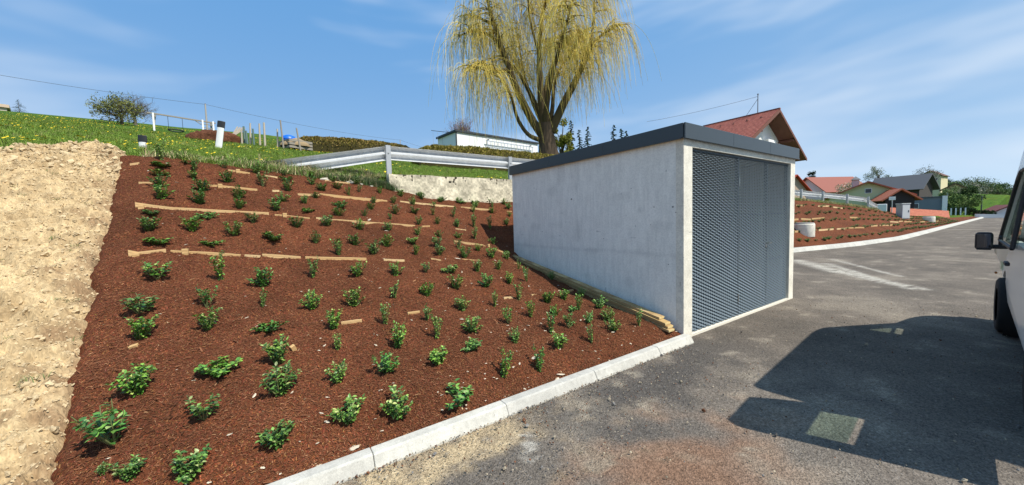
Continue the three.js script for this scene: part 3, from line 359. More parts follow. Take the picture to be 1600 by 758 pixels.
{
  const r = rng(501), rows = new Map(), looks = { bushy: 'bushy', tall: 'upright', wide: 'low spreading', open: 'loose open' };
  shrubSpots.forEach(s => { const k = Math.min(11, Math.floor((s[1] - .1) / .45)) + 1; if (!rows.has(k)) rows.set(k, []); rows.get(k).push(s); });
  for (const [k, list] of rows) {
    list.sort((a, b) => a[0] - b[0]).forEach((s, i) => {
      const [u, v, w, h] = s, asp = h / w, kind = w > .27 ? 'open' : asp > 1.22 ? 'tall' : asp < .68 ? 'wide' : r() < .12 ? 'open' : 'bushy', bank = shrubBank[kind], [lg, sg] = bank[r() * bank.length | 0];
      const size = w > .24 || h > .22 ? 'large ' : w < .12 ? 'small ' : '';
      const t = thing('shrub', `${size}${looks[kind]} shrub, ${ordinal(i + 1)} from left in the ${ordinal(k)} planting row above the kerb`, 'shrub', W(u, v, bedH(u, v) - .012), r() * 6.283, 'young shrubs planted in the bark bed');
      const fr = w < .2 ? 1.18 : 1, W2 = w * fr * (1.0 + .2 * r()), H2 = Math.max(.12, h * (fr > 1 ? 1.1 : 1) * (1.2 + .3 * r())); t.scale.set(W2, H2, W2 * (.85 + .3 * r())); t.rotation.x = (r() - .5) * .3; t.rotation.z = (r() - .5) * .3; mesh('foliage', lg, leafMats[r() * 5 | 0], t); mesh('stem', sg, stemMat, t);
    });
  }
  // the small ones in the far bed
  const far = [];
  for (const t of [.12, .3, .48, .66, .84]) { let u = 13.2 + r(); while (u < 52) { far.push([u, lerp(farKerb(u), farTop(u), t + (r() - .5) * .05)]); u += .42 + .25 * r() + .02 * (u - 13); } }
  far.sort((a, b) => a[0] - b[0]);
  far.slice(0, 230).forEach(([u, v]) => { const bank = shrubBank.bushy, [lg, sg] = bank[r() * bank.length | 0], t = thing('shrub', 'small green shrub in the rows of the far bark bed beyond the garage', 'shrub', W(u, v, farBedH(u, v) - .01), r() * 6.283, 'small shrubs in the far bark bed'); const s = .15 + .1 * r(); t.scale.set(s * 1.15, s * .85, s * 1.15); mesh('foliage', lg, leafMat, t); });
}
// timber edging boards
const edgeMats = [woodTex(13, '#dcbb8c'), woodTex(14, '#d2ad7a'), woodTex(15, '#e4c89c')].map(t => mat(.92, .88, .80, .8, { map: t }));
{
  const r = rng(601), lines = [[], [], [], [], [], []];
  boardSpots.forEach(b => { const v = (b[1] + b[3]) / 2; lines[v < 1.8 ? 0 : v < 2.9 ? 1 : v < 3.4 ? 2 : v < 3.95 ? 3 : b[0] < -5.6 || (v > 4.7 && b[0] < -2.7) ? 5 : 4].push(b); });
  lines.forEach((list, k) => list.sort((a, b) => a[0] - b[0]).forEach((b, i) => {
    const [u0, v0, u1, v1] = b, a = W(u0, v0, bedH(u0, v0)), e = W(u1, v1, bedH(u1, v1)), mid = a.clone().add(e).multiplyScalar(.5), d = e.clone().sub(a), len = d.length(); const big = (k === 3 || k === 1) && i === 0;
    const t = thing('edging_board', `pale timber edging board, ${ordinal(i + 1)} from the left along the ${ordinal(k + 1)} edging line above the kerb`, 'board', mid, Math.atan2(-d.z, d.x), 'timber boards edging the terraces'); t.rotation.order = 'YXZ';
    const inner = Math.asin(d.y / len); const hgt = .12; const n = Math.max(4, Math.ceil(len / .18)), g = new THREE.BoxGeometry(len, hgt, .022, n, 1, 1), p = g.attributes.position;
    for (let j = 0; j < p.count; j++) { const x = p.getX(j), up = p.getY(j) > 0, f = x / len + .5, uu = lerp(u0, u1, f), vv = lerp(v0, v1, f); if (up) p.setY(j, lerp(a.y, e.y, f) - mid.y + .020 + .006 * fbm(uu * 3, vv, 8, 2) + (big ? .012 + .03 * Math.max(0, 1 - f * 5) : 0)); else p.setY(j, bedH(uu, vv) - mid.y - .09); }
    g.computeVertexNormals(); mesh('board', g, edgeMats[i % 3], t);
    if (big || (k > 0 && i === 1)) mesh('stake', box(.05, .17, .03, -len * .5 + (big ? .05 : .12), a.y - mid.y - .055, .03), edgeMats[1], t);
  }));
  const blk = (u, v, w, h, d, ry, label) => { const m = mesh('wood_offcut', rbox(w, h, d, .003, 0, 0, 0), edgeMats[1]); m.position.copy(W(u, v, bedH(u, v) + h * .3)); m.rotation.set(.3, ry, .15); tag(m, label, 'offcut'); };
  blk(-4.03, .98, .035, .055, .03, 1.0, 'orange wooden stub poking from the mulch mid-bed');
  blk(-5.0, 1.27, .05, .02, .03, .4, 'small wood chip near the left edge of the mulch');
  // a few short boards in the far bed
  const segs = []; for (const [t, u0, u1] of [[.3, 14, 27], [.55, 15, 24], [.85, 19, 26], [.42, 28, 44], [.75, 34, 40]]) { let u = u0; while (u < u1) { const l = .9 + 1.3 * r(); if (r() < .82) segs.push([u, Math.min(u + l, u1), t, t + .03 * (r() - .5)]); u += l + .12 + .3 * r(); } }
  segs.sort((a, b) => a[0] - b[0]);
  segs.forEach(([u0, u1, t0, t1], i) => { const A = (u, t) => { const v = lerp(farKerb(u), farTop(u), t + .05 * fbm(u * .35, 4, 2, 2)); return W(u, v, farBedH(u, v)); }, a = A(u0, t0), e = A(u1, t1), mid = a.clone().add(e).multiplyScalar(.5), d = e.clone().sub(a), len = d.length(); const m = mesh('edging_board', box(len, .13, .03, 0, 0, 0, 0, 0, Math.asin(d.y / len)), edgeMats[i % 3]); m.position.copy(mid); m.rotation.y = Math.atan2(-d.z, d.x); tag(m, 'pale timber edging board in the far bark bed beyond the garage', 'board', 'boards edging the far bed'); });
}

// ------------------------------------------------------------ retaining wall and guardrails
{
  const t = thing('retaining_wall', 'low weathered concrete retaining wall under the guardrail', 'wall', W(-1.95, 5.5, 2.2), YAW);
  const tex = dataTex(1024, (u, v) => { const a = tn(u, v, 12, 3), b = tn(u, v, 50, 9), g = .84 + .22 * a + .18 * b + .12 * tn(u, v, 220, 2), pit = sm(.34, .46, tn(u, v, 44, 17) + .6 * tn(u, v, 5, 5)) * .8; return [lerp(g, .12, pit), lerp(g * .97, .11, pit), lerp(g * .90, .1, pit)]; });
  const g = new THREE.BoxGeometry(6.4, .75, .2, 130, 16, 2), p = g.attributes.position, uv = g.attributes.uv; for (let i = 0; i < p.count; i++) { const x = p.getX(i), y = p.getY(i), z = p.getZ(i); uv.setXY(i, x / 2.2, y / 2.2); if (z > .09) p.setZ(i, z + .012 * fbm(x * 3, y * 3, 2, 3)); if (y > .37) p.setY(i, y + .02 * fbm(x * 2.5, z * 4, 6, 3)); } g.computeVertexNormals(); g.translate(3.2, .0, 0);
  mesh('concrete_face', g, mat(.86, .82, .72, .95, { map: tex, bumpMap: tex, bumpScale: .012 }), t);
  [[-.55, 0, .10, 0], [-.32, .03, .075, 1], [-.75, .05, .06, 2], [-1.0, .0, .08, 0], [-.15, -.02, .05, 1], [-1.22, .02, .05, 2]].forEach(([du, dv, s, k], i) => { const q = lumps[k].clone(); const u = -2.2 + du, v = bedTop(u) + dv; const m = mesh('rubble_stone', q, mat(.52, .48, .40, .95)); m.scale.set(s * 1.3, s * .8, s); m.rotation.y = i * 1.3; m.position.copy(W(u, v, bedH(u, v - .1) + s * .3)); tag(m, `pale rubble stone at the bed's top edge, ${ordinal(i + 1)} of the heap by the concrete wall`, 'stone', 'rubble by the wall'); });
}
const zincTex = dataTex(256, (u, v) => { const g = .94 + .05 * tn(u, v, 20, 3) + .04 * tn(u, v, 60, 6); return [g, g, g]; });
const zinc = mat(.72, .73, .735, .45, { metalness: .25, map: zincTex });
const zincPost = mat(.50, .51, .52, .5, { metalness: .6, map: zincTex });
function wBeam(a, b, name, parent, org, hs = 1) {        // W profile swept from a to b
  const prof = [[0, -.155], [.055, -.120], [.08, -.085], [.055, -.05], [.012, -.015], [.012, .015], [.055, .05], [.08, .085], [.055, .120], [0, .155]]; const d = b.clone().sub(a), L = d.length(); const out = [], inn = [];
  for (const [z, y] of prof) { out.push([z, y * hs]); inn.unshift([z - .004, y * hs]); }
  const s = new THREE.Shape(); out.concat(inn).forEach(([z, y], i) => i ? s.lineTo(-z * 1.5, y) : s.moveTo(-z * 1.5, y)); s.closePath();
  const g = new THREE.ExtrudeGeometry(s, { depth: L, bevelEnabled: false }); const m = mesh(name, g, zinc, parent); m.position.copy(a).sub(org); m.quaternion.setFromRotationMatrix(new THREE.Matrix4().makeBasis(V(-d.z, 0, d.x).normalize(), V(0, 1, 0), d.clone().normalize())); 
  // keep a true right-handed frame when the rail dips
  const z = d.clone().normalize(), x = V(-d.z, 0, d.x).normalize(), y = V(0, 0, 0).crossVectors(z, x); m.quaternion.setFromRotationMatrix(new THREE.Matrix4().makeBasis(x, y, z)); return m;
}
{
  const org = W(-1.8, 5.95, ground(-1.8, 5.95)), g = thing('guardrail', 'galvanised steel guardrail above the concrete wall, its end bent to the ground', 'guardrail', org);
  const pts = [[-4.15, 5.93, 2.60], [-1.8, 5.9, 3.11], [1.52, 5.9, 3.10], [5.3, 5.95, 3.1], [9.3, 6.0, 3.05], [13.3, 6.05, 3.0]].map(([u, v, h]) => W(u, v, h));
  for (let i = 0; i < pts.length - 1; i++) wBeam(pts[i], pts[i + 1].clone().lerp(pts[i], .001), 'rail_beam', g, org);
  for (let i = 1; i < pts.length; i++) { const p = pts[i].clone().sub(org), [u, v] = UV(pts[i].x, pts[i].z); const gy = ground(u, v + .02); const m = mesh('rail_post', merge([box(.10, pts[i].y + .17 - gy + .3, .012, 0, (pts[i].y + .17 + gy - .3) / 2 - pts[i].y, .0), box(.012, pts[i].y + .17 - gy + .3, .055, -.05, (pts[i].y + .17 + gy - .3) / 2 - pts[i].y, -.028), box(.012, pts[i].y + .17 - gy + .3, .055, .05, (pts[i].y + .17 + gy - .3) / 2 - pts[i].y, -.028)]), zincPost, g); m.position.copy(p).add(W(0, 0, 0).sub(W(0, .012, 0))); m.rotation.y = YAW; mesh('bolt', new THREE.SphereGeometry(.016, 8, 6).translate(0, .0, .012), zincPost, m); }
}
{
  const org = W(22.4, 5.81, 1.9), g = thing('guardrail', 'distant steel guardrail above the far bark bed, ending in a sloped terminal', 'guardrail', org);
  const pts = [[16.3, 6.0, 2.78], [18.4, 5.95, 2.75], [20.4, 5.9, 2.72], [22.37, 5.81, 2.68], [24.73, 5.42, 2.57], [27.46, 4.89, 2.41], [30.28, 4.43, 2.24], [31.9, 4.05, 1.66]].map(([u, v, h]) => W(u, v, h));
  for (let i = 0; i < pts.length - 1; i++) wBeam(pts[i], pts[i + 1], 'rail_beam', g, org);
  for (let i = 0; i < pts.length - 1; i++) { const m = mesh('rail_post', box(.13, 1.35, .1, 0, -.48, .03), zincPost, g); m.position.copy(pts[i]).sub(org).add(W(0, 0, 0).sub(W(0, .13, 0))); m.rotation.y = YAW; }
}

// ------------------------------------------------------------ meadow furniture
const whitePaint = mat(.78, .78, .76, .5), blackP = mat(.02, .02, .022, .5), greyWood = mat(.27, .24, .20, .9), paleWood = mat(.46, .40, .32, .9);
function delineator(u, v, lean, sc, label, sink = 0) {
  const t = thing('road_delineator', label, 'marker post', W(u, v, ground(u, v) - .06), YAW - .3); t.rotation.z = lean; t.scale.setScalar(sc); t.position.y -= sink;
  const sh = (w) => { const s = new THREE.Shape(); s.moveTo(-w, -.05); s.quadraticCurveTo(0, -.085, w, -.05); s.lineTo(w * .55, .05); s.lineTo(-w * .55, .05); s.closePath(); return s; };
  const pst = new THREE.ExtrudeGeometry(sh(.075), { depth: .82, bevelEnabled: true, bevelSize: .008, bevelThickness: .006, bevelSegments: 2 }); pst.rotateX(-Math.PI / 2); mesh('post', pst, whitePaint, t);
  const cap = new THREE.ExtrudeGeometry(sh(.085), { depth: .17, bevelEnabled: true, bevelSize: .012, bevelThickness: .015, bevelSegments: 2 }); cap.rotateX(-Math.PI / 2); cap.translate(0, .835, 0); mesh('cap', cap, blackP, t);
}
delineator(-5.2, 11.15, -.16, .96, 'leaning white marker post with a black cap in the meadow', .1);
delineator(-6.3, 8.7, -.04, .75, 'small white marker post with black cap behind the clay ridge', .42);
{ // swing frame
  const o = W(-8.4, 29.5, ground(-8.4, 29.5)), t = thing('swing_frame', 'garden swing frame with pale posts and a hanging basket seat', 'swing', o, YAW + .25); t.scale.setScalar(.86); t.position.y -= .02;
  mesh('top_beam', box(3.9, .09, .1, .1, 1.23, 0, 0, 0, -.02), greyWood, t);
  for (const [x, z, m, rz] of [[-1.55, .25, whitePaint, 0], [-1.5, -.25, greyWood, -.12], [1.2, .28, whitePaint, 0], [1.85, .25, whitePaint, 0], [1.8, -.28, greyWood, 0]]) mesh('post', box(.1, 1.6, .1, x, .45, z, 0, 0, rz), m, t);
  for (let i = 0; i < 4; i++) mesh('ladder_rung', box(.62, .045, .045, 1.52, .15 + .26 * i, .28), greyWood, t);
  mesh('brace', box(.5, .05, .05, .95, 1.08, 0, 0, 0, -.6), greyWood, t);
  for (const x of [-.75, .05]) mesh('rope', new THREE.CylinderGeometry(.015, .015, 1.0, 6).translate(x, .72, 0), blackP, t);
  mesh('basket_seat', new THREE.TorusGeometry(.42, .05, 8, 24).rotateX(Math.PI / 2).translate(-.35, .22, 0), mat(.04, .05, .04), t);
}
{ // mulch heap
  const u0 = -5.85, v0 = 18.1, o = W(u0, v0, ground(u0, v0)); const g = new THREE.SphereGeometry(1, 48, 24, 0, 6.2832, 0, 1.65), p = g.attributes.position; for (let i = 0; i < p.count; i++) { const x = p.getX(i), y = p.getY(i), z = p.getZ(i), k = 1 + .22 * fbm(x * 1.4, z * 1.4, y + 3, 4); p.setXYZ(i, x * 1.0 * k, y * .52 * k + .06 * fbm(x * 6, z * 6, 3, 2), z * .9 * k); } g.computeVertexNormals();
  const m = mesh('mulch_heap', g, mat(.16, .065, .035, .97, { bumpMap: barkBump, bumpScale: .05 })); m.position.copy(o); m.position.y -= .05; tag(m, 'heap of brown bark mulch in the meadow behind the marker post', 'heap');
  const m2 = thing('plank_bundle', 'pale boards sticking out of the mulch heap', 'boards', W(-5.2, 18.0, ground(-5.2, 18)), YAW); for (let i = 0; i < 4; i++) mesh('board', box(.05, .9, .02, 0, .4, 0, 0, 0, -.5 - .12 * i).translate(.05 * i, 0, .1 * i), paleWood, m2);
}
{ // garden fence posts and cages beside the heap
  const r = rng(9); [[-4.86, 17.6, .62, 0], [-4.74, 17.5, .78, 1], [-4.55, 17.6, .95, 0], [-4.42, 17.3, .72, 1], [-4.2, 17.4, .98, 0], [-4.02, 17.1, 1.05, 0], [-4.65, 17.2, .6, 1]].forEach(([u, v, h, k], i) => { const m = mesh('fence_post', new THREE.CylinderGeometry(.028 + .012 * r(), .04 + .012 * r(), h + .3, 7).translate(0, h / 2 - .1, 0), [paleWood, mat(.11, .17, .15, .8)][k]); m.position.copy(W(u, v, ground(u, v))); m.rotation.z = (r() - .5) * .12; tag(m, `${k ? 'greenish' : 'pale wooden'} garden post, ${ordinal(i + 1)} in the cluster right of the mulch heap`, 'post', 'garden posts by the heap'); });
  [[-3.55, 16.9, .85, .03, 'thin pale post standing alone between the garden posts and the compost bin'], [-3.35, 16.5, 1.25, -.05, 'tall dark post left of the compost bin'], [-2.75, 15.8, 1.0, -.12, 'dark leaning post in front of the compost bin']].forEach(([u, v, h, l, s], i) => { const m = mesh('fence_post', new THREE.CylinderGeometry(.03, .04, h + .3, 7).translate(0, h / 2 - .1, 0), i ? greyWood : paleWood); m.position.copy(W(u, v, ground(u, v))); m.rotation.z = -l; tag(m, s, 'post'); });
  const o = W(-2.85, 17.1, ground(-2.85, 17.1)), t = thing('compost_bin', 'slatted wooden compost bin heaped with brown cuttings', 'compost bin', o, YAW + .4);
  for (let s = 0; s < 3; s++) for (let i = 0; i < 3; i++) mesh('slat', s === 0 ? box(1.0, .1, .03, 0, .1 + .14 * i, .5) : box(.03, .1, 1.0, s === 1 ? -.5 : .5, .1 + .14 * i, 0), greyWood, t);
  const h = new THREE.SphereGeometry(.62, 20, 12, 0, 6.2832, 0, 1.6), p = h.attributes.position; for (let i = 0; i < p.count; i++) { const k = 1 + .2 * fbm(p.getX(i) * 2, p.getZ(i) * 2, 2, 3); p.setXYZ(i, p.getX(i) * k, p.getY(i) * .55 * k + .2, p.getZ(i) * k); } h.computeVertexNormals(); mesh('cuttings', h, mat(.30, .22, .13, .97), t);
  const b = thing('blue_barrel', 'blue plastic barrel behind the compost bin', 'barrel', W(-3.05, 17.9, ground(-3.05, 17.9)), 0); mesh('drum', new THREE.LatheGeometry([[0, 0], [.26, 0], [.29, .05], [.29, .3], [.31, .32], [.29, .35], [.29, .55], [.31, .58], [.29, .6], [.27, .72], [.12, .8], [0, .8]].map(([x, y]) => new THREE.Vector2(x, y * .9)), 20), mat(.01, .13, .62, .4), b);
}
// ------------------------------------------------------------ hedges
function hedge(label, path, wid, high, c0, c1, seed, n) {  // path of [u, v]; clipped rounded top
  const r = rng(seed), o = W(path[0][0], path[0][1], ground(...path[0])), t = thing('clipped_hedge', label, 'hedge', o); const core = new Acc(false), L = new Acc(); const P = (s) => { const k = s * (path.length - 1), i = Math.min(path.length - 2, k | 0), f = k - i; return [lerp(path[i][0], path[i + 1][0], f), lerp(path[i][1], path[i + 1][1], f)]; };
  const prof = (s, a) => { const [u, v] = P(s), end = Math.min(1, Math.sqrt(Math.max(0, 1 - Math.pow(Math.abs(2 * s - 1), 14)))) * .92 + .08; const hh = high(s) * end, ca = Math.cos(a), sa = Math.sin(a), sq = (x) => Math.sign(x) * Math.pow(Math.abs(x), .55); const bump = 1 + .06 * fbm(s * 30, a * 2, seed, 3); return W(u, v + sq(ca) * wid / 2 * end * bump, ground(u, v) - .05 + (sq(Math.max(0, sa)) * hh) * bump).sub(o); };
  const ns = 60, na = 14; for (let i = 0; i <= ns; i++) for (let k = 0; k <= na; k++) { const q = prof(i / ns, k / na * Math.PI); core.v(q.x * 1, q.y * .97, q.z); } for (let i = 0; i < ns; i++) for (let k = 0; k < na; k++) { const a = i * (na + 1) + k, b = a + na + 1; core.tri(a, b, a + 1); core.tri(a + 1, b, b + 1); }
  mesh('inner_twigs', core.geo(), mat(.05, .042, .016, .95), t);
  for (let i = 0; i < n; i++) { const s = r(), a = Math.PI * (.5 + (r() - .5) * 1.0 * (.2 + .8 * r()) * 1.0), aa = r() < .6 ? a : r() * Math.PI, q = prof(s, aa), e = prof(s, clamp(aa + .02, 0, 3.14)); const top = sm(.35, .9, Math.sin(aa)); const out = V(r() - .5, .5 * r() + .25 * top, r() - .5).normalize(), len = .05 + .06 * r(); const sd = V(r() - .5, r() - .5, r() - .5).normalize().multiplyScalar(len * .28), b = .55 + .8 * r(), k = r(); const c = k < .55 ? c0 : c1; q.addScaledVector(out, -.02 + .03 * r()); L.quad(q, out.multiplyScalar(len), sd, col(c[0] * b, c[1] * b, c[2] * b)); }
  mesh('foliage', L.geo(), vmat(.85), t);
}
hedge('low clipped hedge beside the compost bin on the hillside', [[-2.75, 19.0], [.0, 18.6], [3.6, 19.8]], 1.3, s => .72 + .10 * Math.sin(s * 3.1), [.20, .165, .035], [.30, .21, .07], 5, 16000);
hedge('long yellowish clipped hedge behind the guardrail', [[.7, 11.35], [4.5, 11.35], [10.5, 11.4]], 1.15, s => .82 + .12 * Math.sin(s * 2), [.25, .225, .04], [.34, .26, .08], 6, 30000);

// ------------------------------------------------------------ trees
const barkM = (r, g, b) => mat(r, g, b, .95, { bumpMap: barkBump, bumpScale: .03 });
function grow(A, r, p, d, len, rad, depth, o, tips) {    // recursive bare branching
  const n = 4, pts = [p.clone()], rr = [rad], q = p.clone(), dir = d.clone(); for (let i = 1; i <= n; i++) { dir.add(V((r() - .5) * o.crook, (r() - .5) * o.crook + o.lift, (r() - .5) * o.crook)).normalize(); q.addScaledVector(dir, len / n); pts.push(q.clone()); rr.push(rad * (1 - .38 * i / n)); }
  A.tube(pts, rr, depth > 2 ? 6 : depth > 0 ? 4 : 3); if (depth === 0) { tips.push([q.clone(), dir.clone()]); return; }
  const k = o.kids[depth] || 3; for (let i = 0; i < k; i++) { const f = i === 0 ? n : 1 + (r() * n | 0), b = pts[f], side = V(r() - .5, r() - .5, r() - .5).cross(dir).normalize(), nd = dir.clone().multiplyScalar(i === 0 ? 1.1 : .55).addScaledVector(side, o.spread * (.6 + .6 * r())).normalize(); grow(A, r, b, nd, len * (.62 + .22 * r()), rr[f] * (i === 0 ? .8 : .62), depth - 1, o, tips); }
}
function bareTree(name, label, cat, pos, h, seed, o, color, twig) {
  const t = thing(name, label, cat, pos), r = rng(seed), T = new Acc(false), B = new Acc(false), tips = []; const th = h * (o.trunk || .22), q = V((r() - .5) * th * .3, th, (r() - .5) * th * .2); T.tube([V(0, -.3, 0), V(0, 0, 0), V(q.x * .3, th * .5, q.z * .3), q], [h * .05, h * .042, h * .034, h * .032], 9); mesh('trunk', T.geo(), barkM(...color), t);
  const k = o.mains || 4; for (let i = 0; i < k; i++) { const a = i / k * 6.283 + r(), e = o.el * (.7 + .6 * r()); grow(B, r, q.clone().addScaledVector(V(0, -1, 0), th * .12 * r()), V(Math.cos(a) * Math.cos(e), Math.sin(e), Math.sin(a) * Math.cos(e)), h * (o.reach || .3), h * .022, o.depth, o, tips); }
  const c = mesh('crown', B.geo(), mat(...color, .95), t); if (twig) { const L = new Acc(); for (const [p, d] of tips) for (let i = 0; i < twig.n; i++) { const s = V(r() - .5, r() - .5, r() - .5).normalize(), l = twig.s * (.6 + .8 * r()), b = .7 + .6 * r(); L.quad(p.clone().addScaledVector(s, twig.s * 2.2 * r()), d.clone().add(s).normalize().multiplyScalar(l), s.clone().cross(d).normalize().multiplyScalar(l * .35), col(twig.c[0] * b, twig.c[1] * b, twig.c[2] * b)); } mesh('young_leaves', L.geo(), vmat(.85), t); } return t;
}
const at = (u, v, dy = 0) => W(u, v, ground(u, v) + dy);
const XD = (x, d, dy = 0) => { const [u, v] = UV(x, -d); return V(x, ground(u, v) + dy, -d); };
const orchard = { kids: [0, 3, 3, 4, 4], crook: .5, lift: .05, spread: 1.0, depth: 4, el: .5, trunk: .3, reach: .25, mains: 6 };
bareTree('fruit_tree', 'gnarled leafless fruit tree on the meadow, leaning left', 'tree', XD(-31.7, 30, -.25), 3.1, 31, orchard, [.085, .07, .052], { n: 4, s: .10, c: [.17, .18, .05] });
bareTree('fruit_tree', 'grey leafless fruit tree behind the gnarled one on the meadow', 'tree', XD(-37.2, 36.5, -.3), 4.0, 37, { ...orchard, el: .8, kids: [0, 4, 3, 4, 4] }, [.17, .15, .135]);
function conifer(label, pos, h, w, seed, c, trunk = .1) { const t = thing('conifer_tree', label, 'tree', pos), r = rng(seed), L = new Acc(), T = new Acc(false); T.tube([V(0, -.3, 0), V(0, h * .95, 0)], [h * .022, .01], 6); mesh('trunk', T.geo(), mat(.09, .06, .04), t); const n = 90; for (let i = 0; i < n; i++) { const f = i / n, y = h * (trunk + (1 - trunk) * f), R = w / 2 * Math.pow(1 - f, .85) * (.7 + .5 * r()), a = r() * 6.283, e = V(Math.cos(a) * R, -R * .28, Math.sin(a) * R); const m = Math.max(6, R / w * 90 | 0); for (let k = 0; k < m; k++) { const g = (k + r()) / m, p = V(e.x * g, y + e.y * g * g, e.z * g), d = V(e.x / (R + .01) * .5 + r() - .5, -.25 - .3 * r(), e.z / (R + .01) * .5 + r() - .5).multiplyScalar(h * .045), b = .6 + .7 * r(); L.quad(p, d, V(r() - .5, (r() - .5) * .6, r() - .5).multiplyScalar(h * .022), col(c[0] * b, c[1] * b, c[2] * b)); } } mesh('crown', L.geo(), vmat(.9), t); }
function leafTree(name, label, pos, h, w, seed, c, leaf = .14, dens = 1, th = .28) { const t = thing(name, label, 'tree', pos), r = rng(seed), L = new Acc(), T = new Acc(false), cl = []; T.tube([V(0, -.3, 0), V(.03 * h, h * th, 0), V(0, h * .7, 0)], [h * .032, h * .024, h * .01], 7); for (let i = 0; i < 16; i++) { const a = r() * 6.283, q = Math.sqrt(r()), y = th + .08 + (.9 - th) * r(), R = w / 2 * q * Math.sqrt(Math.max(.1, 1 - Math.pow((y - .58) / .5, 2))); cl.push([V(Math.cos(a) * R, h * y, Math.sin(a) * R), w * (.12 + .12 * r())]); T.tube([V(0, h * y * .6, 0), cl[i][0].clone().multiply(V(.6, .9, .6)), cl[i][0]], [h * .012, h * .007, .01], 4); } mesh('trunk', T.geo(), mat(.10, .08, .06, .95), t); const n = 5200 * dens | 0; for (let i = 0; i < n; i++) { const [p, R] = cl[r() * 16 | 0], d = V(r() - .5, r() - .5, r() - .5).normalize(), q = p.clone().addScaledVector(d, R * Math.pow(r(), .5)), l = leaf * (.6 + .8 * r()), b = .6 + .7 * r(), k = c[r() * c.length | 0]; L.quad(q, V(r() - .5, r() - .5, r() - .5).normalize().multiplyScalar(l), V(r() - .5, r() - .5, r() - .5).normalize().multiplyScalar(l * .35), col(k[0] * b, k[1] * b, k[2] * b)); } mesh('crown', L.geo(), vmat(.85), t); }
conifer('small dark conifer alone on the skyline at far left', XD(-80, 60, -.4), 2.5, 2.8, 3, [.018, .042, .020], 0);
bareTree('skyline_tree', 'bare tree at the left picture edge beside a pale roof', 'tree', XD(-86, 60, -.5), 4, 43, { ...orchard, depth: 3 }, [.12, .10, .09]);
{ const t = thing('hill_hut', 'pale-roofed hut just showing over the hill crest at far left', 'hut', XD(-87.5, 61, -.6), .9); mesh('wall', box(5, 1.2, 3, 0, .6, 0), mat(.5, .44, .36), t); mesh('roof', box(5.6, .5, 3.6, 0, 1.35, 0), mat(.55, .42, .32), t); }
bareTree('budding_tree', 'slim pinkish budding tree behind the white building', 'tree', XD(-5.2, 40, -.6), 5.3, 47, { ...orchard, el: 1.15, depth: 4, spread: .7, mains: 6, lift: .12 }, [.20, .13, .11], { n: 2, s: .07, c: [.33, .18, .15] });
bareTree('bare_bush', 'faint leafless bush behind the white building under the willow', 'bush', XD(-.8, 42, -.8), 4.4, 48, { ...orchard, el: .9, depth: 3 }, [.18, .16, .15]);
leafTree('birch_tree', 'yellow-green spring tree right of the willow trunk', XD(4.35, 30, 0), 4.3, 1.6, 51, [[.17, .19, .03], [.24, .23, .04]], .12, 1.2, .2);
conifer('dark spruce close to the willow trunk', XD(6.5, 38, -.2), 6.3, 1.7, 61, [.016, .045, .022]);
conifer('spruce second from the willow trunk', XD(7.35, 38, -.2), 5.5, 1.7, 62, [.02, .05, .026]);
conifer('taller spruce third from the willow trunk', XD(8.2, 38, -.2), 6.0, 1.9, 63, [.014, .04, .02]);
conifer('left of the three small spruces over the garage roof', XD(13.8, 48, 0), 9.5, 2.2, 64, [.018, .045, .024]);
conifer('middle of the three small spruces over the garage roof', XD(14.8, 48, 0), 9.2, 1.9, 65, [.018, .048, .024]);
conifer('right of the three small spruces over the garage roof', XD(15.5, 48, 0), 9.0, 1.8, 66, [.018, .045, .024]);

